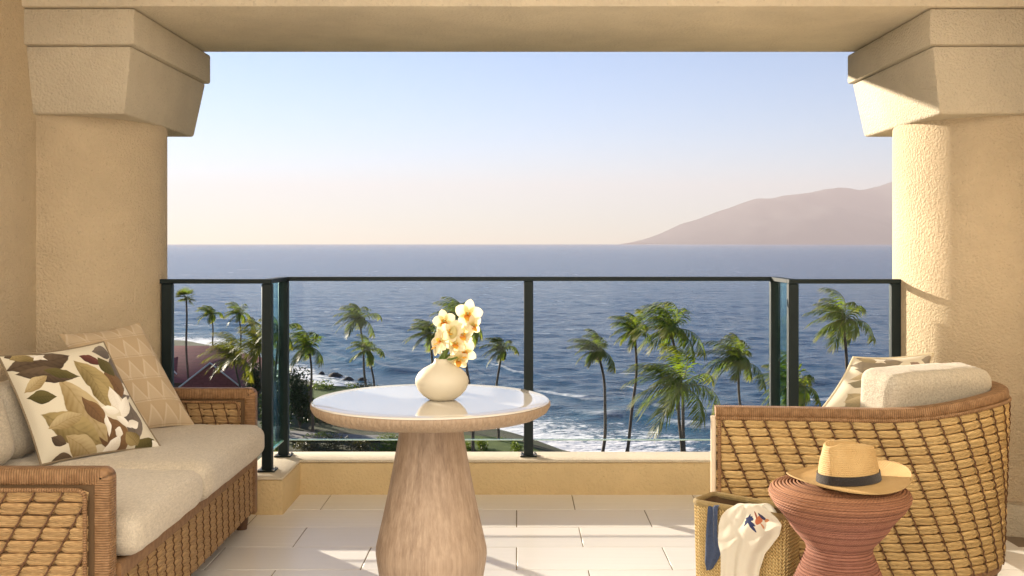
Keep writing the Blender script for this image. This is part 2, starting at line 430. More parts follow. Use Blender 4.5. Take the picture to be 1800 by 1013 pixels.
    deep = t.mix(t.ramp(at_, 5, 120), (.022, .10, .14), (.014, .065, .13))
    deep = t.mix(t.ramp(t.noise(t.co(scale=(.22, 1, 1)), .020, 5, .65), .36, .64, 0, .6), deep, (.010, .048, .11))
    col = t.mix(foam, deep, (.78, .80, .82))
    t.pbr(col, t.mix(foam, (.20,) * 3, (.9,) * 3), nrm, .5).inputs['IOR'].default_value = 1.33
    me.materials.append(t.m)
    return attach(bpy.data.objects.new('sea', me), None)
tag(build_sea(), kind='structure')

# far island mountain
def build_mountain():
    D = 34000.0
    prof = [(1120, 424), (1160, 410), (1200, 392), (1250, 377), (1300, 355), (1340, 347), (1400, 342), (1440, 338), (1475, 329), (1510, 331), (1560, 321), (1620, 318), (1700, 330), (1800, 345), (1900, 372), (2000, 405), (2080, 424)]
    X = [(p[0] - CX) * D / F for p in prof]; H = [(CY - p[1]) * D / F for p in prof]
    n = 150; m = 44; mb = MB(); vs = []
    for j in range(m + 1):
        v = j / m * 2 - 1                                   # -1 near foot, +1 far foot
        for i in range(n + 1):
            x = X[0] + (X[-1] - X[0]) * i / n; h = float(np.interp(x, X, H)) + SEA
            y = D + v * 6000
            f = max(0, 1 - abs(v)) ** .85
            rg = noise.fractal(Vector((x / 2500, y / 4400, 1)), 1.0, 2.0, 5)
            z = h * f * (1 + .9 * rg * (1 - f)) + h * .07 * noise.noise(Vector((x / 720, y / 1500, 5))) * f - 40 * (1 - f)
            vs.append((x, y, max(z, -60) + SEA * 0))
    fs = [(j * (n + 1) + i, j * (n + 1) + i + 1, (j + 1) * (n + 1) + i + 1, (j + 1) * (n + 1) + i) for j in range(m) for i in range(n)]
    mb.add(vs, fs)
    t = NT('mountain_slope'); nn = t.noise(t.co(), .0012, 6, .6); t.pbr(t.mix(nn, (.035, .05, .05), (.085, .09, .085)), .95, None, .1)
    return tag(mb.build('mountain', t.m), kind='structure')
build_mountain()

hz = MB(); hz.box(-42000, 42000, -9500, 41000, SEA - 3.2, 2250)
t = NT('air_haze'); pv = t.n('ShaderNodeVolumePrincipled')
pv.inputs['Color'].default_value = (.545, .49, .505, 1); pv.inputs['Density'].default_value = 3.9e-5; pv.inputs['Anisotropy'].default_value = .12
pv.inputs['Density Attribute'].default_value = ''
t.l(pv.outputs[0], t.out.inputs['Volume'])
HAZE = tag(hz.build('haze', t.m, smooth=False), kind='stuff')

# ------------------------------------------------------------------ the terrace: floor, walls, columns, beam, kerb
XC = 0.07
fl = empty('terrace_floor', (0, 4, 0), kind='structure')
s = MB(); s.box(-2.9, 3.1, -1.6, 5.8, -.22, -.0035); s.build('floor_slab', M['grout'], fl)
tm = MB(); tm.box(-.3136, .3136, -.1594, .1594, -.012, 0); tile_me = tm.mesh('tile', M['tile'], bevel=.0012, segs=1)
for k in range(-10, 3):
    y0 = 4.613 + .3235 * (k + .5)
    off = 0.29 if k % 2 == 0 else 0.0
    for i in range(-5, 5):
        xc = off + .632 * (i + .5)
        if xc < -2.25 or xc > 2.45: continue
        place('tile', tile_me, fl, Matrix.Translation((xc, y0, rnd.uniform(-.0006, .0006))))
s = MB(); s.box(-16, -2.902, -1.6, 4.2, -.22, 0); s.box(3.102, 16, -1.6, 4.2, -.22, 0); tag(s.build('deck', M['tile']), kind='structure')

def sidewall(x0, x1, y1, label):
    o = MB(); o.box(x0, x1, 2.4, y1, -.2, 2.62)
    return tag(o.build('side_wall', M['stucco'], pivot=((x0 + x1) / 2, 4.6, 0)), label, 'wall')
sidewall(-2.45, -2.187, 4.95, 'beige stucco side wall behind the sofa back')
sidewall(2.327, 2.6, 4.95, 'beige stucco side wall on the armchair side of the terrace')

def column(cx, sgn, label):
    root = empty('column', (cx, 5.32, 0), label, 'column', 'stucco columns framing the terrace')
    c = (cx, 5.32, 0)
    m = MB(); m.lathe([(.50, 0), (.50, .6), (.50, 1.2), (.50, 1.93)], 128, c); m.build('shaft', M['stucco'], root)
    m = MB(); m.lathe([(.50, -.01), (.562, -.01), (.562, .125), (.55, .137), (.50, .14)], 96, c); m.build('plinth', M['stucco_cap'], root)
    cap = empty('capital', (cx, 5.32, 1.905)); cap.parent = root; cap.location = (0, 0, 1.905)
    xi = cx - sgn * .58                                   # inner face of the band
    b = MB(); xo = cx + sgn * .58
    b.box(min(xi, xo), max(xi, xo), 4.71, 5.89, 2.203, 2.364); b.build('band', M['stucco_cap'], cap, bevel=.012)
    b = MB(); xa, xb = cx - sgn * .558, cx + sgn * .558; xc_, xd = cx - sgn * .502, cx + sgn * .502
    q = [(xc_, 4.80, 1.905), (xd, 4.80, 1.905), (xd, 5.84, 1.905), (xc_, 5.84, 1.905), (xa, 4.735, 2.201), (xb, 4.735, 2.201), (xb, 5.868, 2.201), (xa, 5.868, 2.201)]
    if sgn < 0: q = [q[i] for i in (1, 0, 3, 2, 5, 4, 7, 6)]
    b.add(q, [(0, 3, 2, 1), (4, 5, 6, 7), (0, 1, 5, 4), (1, 2, 6, 5), (2, 3, 7, 6), (3, 0, 4, 7)]); b.build('block', M['stucco_cap'], cap, bevel=.012)
column(-2.277, -1, 'round stucco column beside the sofa with a shaded capital')
column(2.415, 1, 'round stucco column behind the armchair, half in sunlight')

bm_ = empty('ceiling_beam', (XC, 5.25, 2.366), 'wide beige soffit beam spanning between the two capitals', 'beam')
b = MB(); b.box(-3.2, 3.4, 4.69, 5.81, 2.367, 2.86); b.build('beam_body', M['stucco_beam_lit'], bm_, bevel=.008)
b = MB(); b.box(-4.2, 4.4, 5.812, 7.40, 2.70, 2.86); b.build('balcony_slab', M['stucco_beam_lit'], bm_)
s = MB(); s.box(-16, 16, -2.0, -1.62, -.2, 30.0); tag(s.build('bounce_wall', M['bounce']), kind='structure')  # unseen wall added behind the camera to bounce sunlight onto the terrace

s = MB(); s.box(-2.9, 3.1, 3.2, 4.688, 2.62, 2.86); tag(s.build('shade_ceiling', M['stucco_beam_lit']), kind='structure')  # unseen ceiling strip, its length chosen to shade capitals and beam face
par = empty('parapet_kerb', (XC, 5.6, 0), 'low yellow stucco parapet stepping out under the glass railing', 'parapet')
out = [(-2.6, 5.16), (-1.137, 5.16), (-1.137, 5.57), (1.277, 5.57), (1.277, 5.16), (2.8, 5.16), (2.8, 5.40), (1.50, 5.40), (1.50, 5.80), (-1.36, 5.80), (-1.36, 5.40), (-2.6, 5.40)]
def prism(mb, poly, z0, z1):
    n = len(poly); mb.add([(x, y, z0) for x, y in poly] + [(x, y, z1) for x, y in poly],
        [tuple(range(n))[::-1], tuple(range(n, 2 * n))] + [(i, (i + 1) % n, n + (i + 1) % n, n + i) for i in range(n)]); return mb
prism(MB(), out, -.05, .168).build('kerb_wall', M['stucco_curb'], par, bevel=.012)
prism(MB(), out, .1682, .182).build('kerb_top_lit', M['curb_top_lit'], par, bevel=.006)  # thin top layer, paler to put the sunlight into its colour

# ------------------------------------------------------------------ railing
def m_glass():
    t = NT('railing_glass')
    lw = t.n('ShaderNodeLayerWeight'); lw.inputs[0].default_value = .5
    tint = t.mix(t.ramp(lw.outputs['Facing'], .45, .95), (.975, .99, .99), (.62, .88, .86))
    tr = t.n('ShaderNodeBsdfTransparent'); t.val(tint, tr.inputs[0])
    gl = t.n('ShaderNodeBsdfGlossy'); gl.inputs['Roughness'].default_value = .01; gl.inputs['Color'].default_value = (.9, 1, 1, 1)
    fr = t.n('ShaderNodeFresnel'); fr.inputs[0].default_value = 1.45
    mx = t.n('ShaderNodeMixShader'); t.l(t.math('MULTIPLY', fr.outputs[0], .22), mx.inputs[0]); t.l(tr.outputs[0], mx.inputs[1]); t.l(gl.outputs[0], mx.inputs[2])
    t.l(mx.outputs[0], t.out.inputs[0]); return t.m
M['glass'] = m_glass()
t = NT('glass_edge'); t.pbr((.45, .62, .60), .25, None, .6); M['glass_edge'] = t.m
ra = empty('balcony_railing', (XC, 5.5, .18), 'dark green metal railing with glass panels on the parapet', 'railing')
YL, YF = 5.31, 5.68; XL, XR = -1.246, 1.382
posts = [(-1.745, YL), (XL, YL), (XL, YF), (.064, YF), (XR, YF), (XR, YL), (1.895, YL)]
for (x, y) in posts:
    b = MB(); b.box(x - .025, x + .025, y - .022, y + .022, .1815, 1.118); po = b.build('post', M['metal'], ra, bevel=.003, segs=1)
    b = MB(); b.box(x - .045, x + .045, y - .042, y + .042, .182, .190); b.build('base_plate', M['metal'], po, pivot=PIV[po.name], bevel=.002, segs=1)
    b = MB()
    for sx in (-1, 1):
        for sy in (-1, 1): b.lathe([(0, .196), (.006, .196), (.007, .190)], 8, (x + sx * .035, y + sy * .033, 0))
    b.build('bolts', M['bolt'], po, pivot=PIV[po.name])
nodes = [(-1.80, YL), (XL, YL), (XL, YF), (XR, YF), (XR, YL), (1.93, YL)]
rail = MB()
prf = [(.011, .024), (.011, -.024), (-.011, -.024), (-.011, .024)]
for a, b_ in zip(nodes[:-1], nodes[1:]):
    m = MB(); d = (Vector((*b_, 0)) - Vector((*a, 0))).normalized() * .024
    ex = d if abs(d.x) > 0 else -d
    p0 = Vector((*a, 1.13)) - (d if abs(d.x) > 0 else -d * 1.02); p1 = Vector((*b_, 1.13)) + (d if abs(d.x) > 0 else -d * 1.02)
    m.sweep([p0, p1], prf); m.build('top_rail', M['metal'], ra, bevel=.002, segs=1)
def pane(a, b_):
    a = Vector(a); b_ = Vector(b_); d = (b_ - a).normalized(); a = a + d * .03; b_ = b_ - d * .03; n = Vector((-d.y, d.x)) * .005
    m = MB(); prism(m, [tuple(a - n), tuple(b_ - n), tuple(b_ + n), tuple(a + n)], .272, 1.117); o = m.build('glass_panel', M['glass'], ra, smooth=False)
    n2 = n * 1.25
    m = MB(); prism(m, [tuple(a - n2), tuple(b_ - n2), tuple(b_ + n2), tuple(a + n2)], .2655, .2715); m.build('polished_edge', M['glass_edge'], o, pivot=PIV[o.name], smooth=False)
for a, b_ in zip(posts[:-1], posts[1:]): pane(a, b_)

# ------------------------------------------------------------------ woven cane
def bundle_mesh(name, mat):
    mb = MB(); prof = [(-.5, 0), (-.42, .62), (-.25, .95), (-.13, .68), (0, 1.0), (.13, .70), (.26, .95), (.42, .62), (.5, 0)]
    st = [(-.5, .66, .25), (-.33, .97, .9), (.33, .97, .9), (.5, .66, .25)]
    vs = [(x, -y * hy, z * hz) for (x, hz, hy) in st for (z, y) in prof]; m = len(prof)
    mb.add(vs, [(i * m + j, (i + 1) * m + j, (i + 1) * m + j + 1, i * m + j + 1) for i in range(len(st) - 1) for j in range(m - 1)])
    return mb, mb.mesh(name, mat, angle=70)
def weave(parent, fn, U, V, pw, ph, shear, mat, depth, rank, limit, off=0.0, cord_r=.0028, zig=.0014, ragged=0):
    """cells of cane between slanting cords; fn(u, v) -> point, outward normal, along u, up"""
    mb, me = bundle_mesh('cane_bundle', mat)
    cells = []; nr = max(1, round(V / ph)); ph = V / nr
    k0 = int(math.floor((-abs(shear) * V - off) / pw)) - 1; k1 = int(math.ceil((U + abs(shear) * V - off) / pw)) + 1
    for r in range(nr):
        vc = (r + .5) * ph
        for k in range(k0, k1):
            u0 = off + k * pw + shear * vc + (r % 2) * ragged; u1 = u0 + pw; u0 = max(0, u0); u1 = min(U, u1)
            if u1 - u0 < .22 * pw: continue
            p, n, tx, up = fn((u0 + u1) / 2, vc)
            pa, pb = fn(u0, vc)[0], fn(u1, vc)[0]; L = (pb - pa).length
            tx = (pb - pa).normalized(); yv = -n; up = tx.cross(yv).normalized(); 
            if up.z < 0: up = -up
            yv = up.cross(tx).normalized()
            if yv.dot(n) > 0: yv = -yv
            c = (pa + pb) / 2
            rot = Matrix.Rotation(rnd.uniform(-.06, .06), 3, n); tx2 = rot @ tx; up2 = rot @ up
            hh = ph * rnd.uniform(.94, 1.08); dd = depth * rnd.uniform(.75, 1.15)
            Mx = Matrix(((tx2.x * L * 1.03, yv.x * dd, up2.x * hh, c.x), (tx2.y * L * 1.03, yv.y * dd, up2.y * hh, c.y), (tx2.z * L * 1.03, yv.z * dd, up2.z * hh, c.z), (0, 0, 0, 1)))
            cells.append((rank(c, n), Mx))
    cells.sort(key=lambda q: -q[0]); rest = MB()
    for i, (rk, Mx) in enumerate(cells):
        if i < limit and rk > 0: place('cane_bundle', me, parent, Mx)
        else: rest.add([Mx @ Vector(p) for p in mb.v], mb.f)
    if rest.v: tag(rest.build('cane_weave', mat, parent, angle=70), kind='stuff')
    for k in range(k0, k1 + 1):
        pts = []; steps = nr * 2
        for q in range(steps + 1):
            v = V * q / steps; u = off + k * pw + shear * v + zig * (1 if (q % 2) else -1)
            if u < .004 or u > U - .004: continue
            p, n, tx, up = fn(u, v); pts.append(p + n * depth * (.62 + .2 * (q % 2)))
        if len(pts) > 2: MB().tube(pts, cord_r, 5).build('binding_cord', M['cord'], parent)
    return nr
CAMP = Vector((0, 0, EYE))
def facing(vis):
    def f(c, n):
        d = CAMP - c; q = n.dot(d.normalized()) / d.length_squared
        return q if vis(c) else -1
    return f
RP = [(.033 * math.copysign(abs(math.cos(a)) ** .42, math.cos(a)), .034 * math.copysign(abs(math.sin(a)) ** .42, math.sin(a))) for a in [2 * math.pi * k / 16 for k in range(16)]]
def arc(c, r, a0, a1, ax, ay, n=5):
    return [Vector(c) + Vector(ax) * r * math.cos(a0 + (a1 - a0) * i / n) + Vector(ay) * r * math.sin(a0 + (a1 - a0) * i / n) for i in range(n + 1)]

# ------------------------------------------------------------------ sofa
so = empty('wicker_sofa', (-1.66, 4.05, 0), 'wicker sofa with oatmeal seat cushions along the side wall', 'sofa')
YN, YR_ = 3.147, 4.962
fr = MB(); fr.box(-2.12, -1.235, YN + .012, YN + .085, .07, .62); fr.box(-2.12, -1.235, YR_ - .058, YR_ - .02, .07, .605)
fr.box(-2.12, -1.222, YN + .05, YR_ - .05, .08, .335); fr.box(-2.15, -2.08, YN + .02, YR_ - .02, .08, .66); fr.build('frame', M['backing'], so)
for y in (YN + .036, YR_ - .036):
    pts = [Vector((-2.12 + .09 * i, y, .624)) for i in range(10)] + arc((-1.239, y, .618), .006, math.pi / 2, 0, (1, 0, 0), (0, 0, 1)) + [Vector((-1.233, y, .55 - .06 * i)) for i in range(9)]
    MB().sweep(pts, [(a * .78, b * .92) for a, b in RP], up=Vector((0, 0, 1))).build('arm_rail', M['wrap'], so, angle=60)
MB().sweep([Vector((-1.222, YN + .07 + (YR_ - YN - .14) * i / 12, .325)) for i in range(13)], [(a * .8, b * .7) for a, b in RP]).build('front_rail', M['wrap'], so, angle=60)
MB().sweep([Vector((-2.13, YN + .04 + (YR_ - YN - .08) * i / 12, .66)) for i in range(13)], RP).build('back_rail', M['wrap'], so, angle=60)
for (x, y) in ((-1.27, YN + .06), (-1.27, YR_ - .06), (-2.08, YN + .06), (-2.08, YR_ - .06)):
    MB().lathe([(0, 0), (.024, 0), (.03, .04), (.034, .10), (0, .10)], 16, (x, y, 0)).build('leg', M['foot'], so)
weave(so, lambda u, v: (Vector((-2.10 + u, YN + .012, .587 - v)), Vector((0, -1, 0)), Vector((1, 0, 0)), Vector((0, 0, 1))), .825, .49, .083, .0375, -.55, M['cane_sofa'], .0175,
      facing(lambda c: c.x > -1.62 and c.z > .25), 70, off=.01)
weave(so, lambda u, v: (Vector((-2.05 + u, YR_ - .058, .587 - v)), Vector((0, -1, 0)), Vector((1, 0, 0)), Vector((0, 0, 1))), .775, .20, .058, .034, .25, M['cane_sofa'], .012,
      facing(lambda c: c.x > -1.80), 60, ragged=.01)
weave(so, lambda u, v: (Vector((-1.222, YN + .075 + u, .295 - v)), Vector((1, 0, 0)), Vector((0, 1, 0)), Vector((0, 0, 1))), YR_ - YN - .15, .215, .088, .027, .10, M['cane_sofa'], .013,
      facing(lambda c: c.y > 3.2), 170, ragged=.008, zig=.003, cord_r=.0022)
# twisted edging cord round the near arm panel
MB().tube([Vector((-2.1 + .1 * i, YN - .001, .588)) for i in range(9)] + arc((-1.305, YN - .001, .563), .025, math.pi / 2, 0, (1, 0, 0), (0, 0, 1)) + [Vector((-1.28, YN - .001, .5 - .06 * i)) for i in range(8)], .007, 8).build('edging_cord', M['wrap'], so)
MB().tube([Vector((-2.0 + .1 * i, YR_ - .072, .588)) for i in range(7)] + arc((-1.305, YR_ - .072, .563), .025, math.pi / 2, 0, (1, 0, 0), (0, 0, 1)) + [Vector((-1.28, YR_ - .072, .5))], .006, 8).build('edging_cord', M['wrap'], so)
YB = 3.93
rounded_box(MB(), (-2.06, YN + .085, .352), (-1.145, YB - .005, .496), .06, .014, 16, nz=.006, seed=1).build('seat_cushion', M['linen'], so)
rounded_box(MB(), (-2.06, YB + .005, .352), (-1.145, YR_ - .088, .496), .05, .014, 16, nz=.006, seed=5).build('seat_cushion', M['linen'], so)
def seam(z, y0, y1):
    r = .05; x1 = -1.147
    return [Vector((-1.3, y0 + .004, z)), Vector((x1 - r, y0 + .004, z)), Vector((x1 - .012, y0 + .02, z)), Vector((x1 + .001, y0 + r, z)), Vector((x1 + .001, (y0 + y1) / 2, z)), Vector((x1 + .001, y1 - r, z)), Vector((x1 - .012, y1 - .02, z))]
Mb = Matrix.Translation((-1.93, 0, .49)) @ Matrix.Rotation(R(-15), 4, 'Y')
for (a, b, top) in ((YN + .09, 3.99, .37), (4.0, 4.66, .30)):
    rounded_box(MB(), (-.09, a, .0), (.085, b, top), .07, .0, 14, M=Mb, nz=.008, seed=int(a * 9)).build('back_cushion', M['linen'], so)

# ------------------------------------------------------------------ throw pillows
def pillow_shape(TL, TR, BL, BR, T, n=30, seed=0, pinch=.06, two=True):
    TL, TR, BL, BR = map(Vector, (TL, TR, BL, BR)); N = ((TR - BL).cross(TL - BR)).normalized()
    mid = (TL + TR + BL + BR) / 4
    if N.dot(CAMP - mid) < 0: N = -N
    def base(u, v):
        a = 2 * u - 1; b = 2 * v - 1
        u2 = .5 + .5 * a * (1 - pinch * (1 - b * b)); v2 = .5 + .5 * b * (1 - pinch * (1 - a * a))
        return (BL * (1 - u2) + BR * u2) * (1 - v2) + (TL * (1 - u2) + TR * u2) * v2
    def th(u, v):
        a = abs(2 * u - 1); b = abs(2 * v - 1)
        w = 1 + .10 * noise.noise(Vector((u * 4 + seed, v * 4, 0))) + .05 * noise.noise(Vector((u * 13, v * 5 + seed, 2)))
        return T * ((1 - a ** 2.6) ** .62) * ((1 - b ** 2.6) ** .62) * w
    return base, th, N
def pillow(name, label, corners, T, mat, piping=None, seed=0, pinch=.06):
    base, th, N = pillow_shape(*corners, T, seed=seed, pinch=pinch)
    piv = (Vector(corners[2]) + Vector(corners[3])) / 2
    root = empty(name, piv, label, 'pillow')
    m = MB(); n = 30
    flip = None
    e1 = base(.6, .5) - base(.4, .5); e2 = base(.5, .6) - base(.5, .4); pos = e1.cross(e2).dot(N) > 0
    m.grid(lambda u, v: base(u, v) + N * th(u, v), n, n, flip=not pos); m.grid(lambda u, v: base(u, v) - N * th(u, v) * .9, n, n, flip=pos)
    m.build('cover', mat, root)
    if piping:
        ring = [base(i / 20, 0) for i in range(21)] + [base(1, i / 20) for i in range(1, 21)] + [base(1 - i / 20, 1) for i in range(1, 21)] + [base(0, 1 - i / 20) for i in range(1, 20)]
        MB().tube(ring + [ring[0]], .0045, 6, cap=False).build('piping', piping, root)
    return root

def m_floral(name, pale=0):
    t = NT(name); uv = t.co('UV'); X, Y, _ = t.sep(uv)
    lin = t.noise(t.co('UV'), 260, 2); wob = t.noise(t.co('UV'), 7, 2)
    Xw = t.math('ADD', X, t.math('MULTIPLY', t.math('SUBTRACT', wob, .5), .05)); wob2 = t.noise(t.co('UV', scale=(1, 1, 1), rot=(0, 0, 1)), 8, 2)
    Yw = t.math('ADD', Y, t.math('MULTIPLY', t.math('SUBTRACT', wob2, .5), .05))
    col = t.mix(t.ramp(lin, .3, .7), (.60, .555, .44), (.70, .655, .55))
    TL, TR, BL, BR = [np.array(p, float) for p in ((0, 300), (650, 225), (270, 1000), (1010, 890))]
    def inv(p):
        u, v = .5, .5
        for _ in range(30):
            q = (BL * (1 - u) + BR * u) * (1 - v) + (TL * (1 - u) + TR * u) * v; e = np.array(p, float) - q
            du = (BR - BL) * (1 - v) + (TR - TL) * v; dv = (TL - BL) * (1 - u) + (TR - BR) * u
            s_ = np.linalg.solve(np.stack([du, dv], 1), e); u += s_[0]; v += s_[1]
        return u, v
    olive = ((.13, .095, .035), (.36, .28, .13)); gold = ((.22, .15, .055), (.47, .38, .22)); dark = ((.04, .026, .018), (.12, .085, .055)); plum = ((.06, .02, .02), (.14, .05, .04))
    brown = ((.10, .055, .03), (.20, .115, .055)); gry = ((.09, .075, .065), (.17, .14, .12)); wht = ((.66, .62, .54), (.84, .81, .75)); grn = ((.05, .045, .015), (.12, .10, .035))
    L = [((690, 330), (770, 640), .085, gry), ((800, 640), (830, 880), .06, gry), ((640, 420), (740, 600), .07, brown), ((620, 740), (760, 960), .10, brown),
         ((430, 370), (690, 620), .085, olive), ((330, 500), (640, 880), .105, gold), ((520, 470), (660, 690), .06, olive), ((240, 720), (610, 900), .10, olive), ((390, 860), (620, 985), .07, gold),
         ((50, 400), (390, 330), .095, dark), ((90, 440), (440, 480), .06, dark), ((240, 430), (440, 480), .035, grn), ((130, 560), (245, 470), .04, gold), ((150, 600), (305, 610), .045, grn), ((460, 330), (615, 390), .038, plum),
         ((300, 860), (390, 900), .03, dark), ((330, 985), (460, 975), .035, dark), ((850, 940), (960, 850), .045, grn), ((560, 300), (690, 300), .05, gry), ((30, 310), (140, 300), .03, dark),
         ((60, 330), (230, 300), .05, olive), ((470, 620), (640, 800), .05, brown), ((590, 350), (700, 470), .05, grn), ((280, 800), (470, 730), .05, gold), ((860, 900), (770, 830), .05, olive),
         ((650, 550), (720, 700), .045, wht), ((600, 690), (720, 710), .035, wht), ((740, 750), (780, 600), .04, wht), ((700, 740), (800, 800), .03, wht), ((625, 730), (660, 860), .02, wht), ((690, 830), (745, 840), .04, wht),
         ((650, 1000), (730, 850), .035, wht), ((760, 500), (830, 560), .03, wht), ((760, 580), (830, 530), .025, wht), ((850, 760), (780, 790), .03, wht), ((150, 290), (265, 350), .022, wht), ((180, 350), (250, 300), .022, wht), ((950, 900), (1000, 860), .03, wht)]
    for (a, b, w, (ca, cb)) in L:
        (u0, v0), (u1, v1) = inv(a), inv(b); cx, cy_ = (u0 + u1) / 2, (v0 + v1) / 2; hl = math.hypot(u1 - u0, v1 - v0) / 2 * 1.12; w *= 1.42 if (ca[0] < .6) else 1.25; an = math.atan2(v1 - v0, u1 - u0)
        dx = t.math('SUBTRACT', Xw, cx); dy = t.math('SUBTRACT', Yw, cy_)
        p = t.math('ADD', t.math('MULTIPLY', dx, math.cos(an) / hl), t.math('MULTIPLY', dy, math.sin(an) / hl))
        q = t.math('SUBTRACT', t.math('MULTIPLY', dy, math.cos(an) / w), t.math('MULTIPLY', dx, math.sin(an) / w))
        e = t.math('SUBTRACT', t.math('POWER', t.math('SUBTRACT', 1, t.math('MULTIPLY', p, p), clamp=True), 1.35), t.math('ABSOLUTE', q))
        mk = t.ramp(e, 0, .05)
        vein = t.math('ABSOLUTE', t.math('SINE', t.math('MULTIPLY', t.math('SUBTRACT', p, t.math('MULTIPLY', t.math('ABSOLUTE', q), .35)), 16)))
        sh = t.math('ADD', t.ramp(t.math('ADD', q, t.math('MULTIPLY', wob, .9)), -.5, 1.2, .0, .95), t.math('MULTIPLY', vein, .18)); sh = t.math('SUBTRACT', sh, t.ramp(t.math('ABSOLUTE', q), 0, .08, .3, 0), clamp=True)
        col = t.mix(mk, col, t.mix(sh, ca, cb))
    if pale: col = t.mix(pale, col, (.66, .61, .49))
    t.pbr(col, .85, t.bump(lin, .25, .002), .2, sheen=.1); return t.m
def m_triangles(name):
    t = NT(name); X, Y, _ = t.sep(t.co('UV')); n = t.noise(t.co('UV', scale=(1, 6, 1)), 60, 3)
    rows = t.math('MULTIPLY', Y, 4.6); ry = t.math('FRACT', rows); ri = t.math('FLOOR', rows)
    fx = t.math('FRACT', t.math('ADD', t.math('MULTIPLY', X, 5.0), t.math('MULTIPLY', t.math('FRACT', t.math('MULTIPLY', ri, .5)), 1.0)))
    tri = t.math('SUBTRACT', 1, t.math('MULTIPLY', t.math('ABSOLUTE', t.math('SUBTRACT', fx, .5)), 2.0))   # 0 at cell sides, 1 mid
    hgt = t.ramp(ry, .16, .92, 0, 1)
    up = t.ramp(t.math('SUBTRACT', tri, hgt), -.02, .05)
    inner = t.ramp(t.math('SUBTRACT', tri, t.math('ADD', hgt, .22)), -.02, .05)
    pat = t.math('SUBTRACT', up, t.math('MULTIPLY', inner, .55))
    base = t.mix(n, (.45, .34, .22), (.54, .42, .28)); light = t.mix(n, (.58, .48, .35), (.66, .57, .44))
    col = t.mix(t.math('MULTIPLY', pat, .85), base, light)
    line = t.ramp(t.math('ABSOLUTE', t.math('SUBTRACT', ry, .07)), .0, .018, 1, 0)
    col = t.mix(t.math('MULTIPLY', line, .6), col, (.30, .20, .12))
    t.pbr(col, .9, t.bump(t.math('ADD', n, t.math('MULTIPLY', pat, .4)), .35, .003), .15, sheen=.15); return t.m
M['floral'] = m_floral('floral_print'); M['floral_pale'] = m_floral('floral_print_pale', .25); M['triangles'] = m_triangles('triangle_weave')
M['piping_dark'] = m_plain('piping_taupe', (.22, .17, .11), .8); M['piping_cream'] = m_plain('piping_cream', (.62, .55, .40), .8)
pillow('throw_pillow', 'tan pillow woven with rows of pale triangles against the sofa back', (at(104, 588, 4.60), at(246, 567, 4.83), at(205, 768, 4.50), at(343, 748, 4.80)), .075, M['triangles'], None, 3)
pillow('throw_pillow', 'cream pillow with brown and olive leaf print on the sofa', (at(-3, 626, 4.03), at(182, 601, 4.28), at(72, 818, 3.93), at(283, 787, 4.25)), .085, M['floral'], M['piping_dark'], 9)

# ------------------------------------------------------------------ barrel chair
def crom(P, n):
    P = [Vector((*p, 0)) for p in P]; P = [P[0] * 2 - P[1]] + P + [P[-1] * 2 - P[-2]]; o = []
    for i in range(1, len(P) - 2):
        for k in range(n):
            t_ = k / n; a, b, c, d = P[i - 1:i + 3]
            o.append(.5 * ((2 * b) + (c - a) * t_ + (2 * a - 5 * b + 4 * c - d) * t_ ** 2 + (3 * b - a - 3 * c + d) * t_ ** 3))
    o.append(P[-2]); return o
cp = crom([(.757, 4.035), (1.08, 4.0), (1.38, 3.965), (1.58, 3.95), (1.75, 3.995), (1.885, 4.10), (1.955, 4.27), (1.96, 4.5), (1.90, 4.72), (1.72, 4.86)], 10)
cl = [0.0]
for a, b in zip(cp[:-1], cp[1:]): cl.append(cl[-1] + (b - a).length)
CU = cl[-1]; cxs = [p.x for p in cp]; cys = [p.y for p in cp]
CC = Vector((1.35, 4.45, 0))
def cpt(u, v=0):
    x = float(np.interp(u, cl, cxs)); y = float(np.interp(u, cl, cys)); p = Vector((x, y, 0))
    tx = Vector((float(np.interp(u + .02, cl, cxs) - np.interp(u - .02, cl, cxs)), float(np.interp(u + .02, cl, cys) - np.interp(u - .02, cl, cys)), 0)).normalized()
    n = Vector((tx.y, -tx.x, 0)); w = min(1, max(0, (u - .55) / .5))
    return p - n * (.022 * w * (v / .6)), n, tx
ch = empty('barrel_chair', (1.40, 4.40, 0), 'woven barrel armchair with a pale back cushion facing the table', 'armchair')
def ztop(u): k = min(1, max(0, (u - .60) / .58)); return .70 + .052 * k * k * (3 - 2 * k)
m = MB(); nn = 60
def shell(mb, off, z0, z1, flip):
    mb.grid(lambda u, v: (lambda r: Vector((r[0].x, r[0].y, z0 + (ztop(CU * u) - .04 - z0) * v)) + r[1] * off)(cpt(CU * u, .6 * (1 - v))), nn, 6, flip)
shell(m, 0, .07, .66, False); shell(m, -.05, .07, .66, True); m.build('shell', M['backing'], ch)
weave(ch, lambda u, v: (lambda r: (Vector((r[0].x, r[0].y, ztop(u) - .046 - v * (ztop(u) - .116) / .575)) + r[1] * .002, r[1], r[2], Vector((0, 0, 1))))(cpt(u, v)), CU, .575, .079, .0315, 0.42, M['cane'], .0175,
      facing(lambda c: c.x > .7), 300, off=.02, cord_r=.0030)
railp = [Vector((cpt(CU * i / 60)[0].x, cpt(CU * i / 60)[0].y, ztop(CU * i / 60) - .021)) - cpt(CU * i / 60)[1] * .022 for i in range(61)]
MB().sweep(railp, [(a * .62, b * .95) for a, b in RP], up=Vector((0, 0, 1))).build('top_rail', M['wrap'], ch, angle=60)
MB().tube([Vector((cpt(CU * i / 60)[0].x, cpt(CU * i / 60)[0].y, ztop(CU * i / 60) - .042)) + cpt(CU * i / 60)[1] * .012 for i in range(61)], .0075, 8).build('edging_cord', M['wrap'], ch)
MB().tube([Vector((.748, 4.03, .665 - .067 * i)) for i in range(10)], .011, 12).build('front_pole', M['pole'], ch)
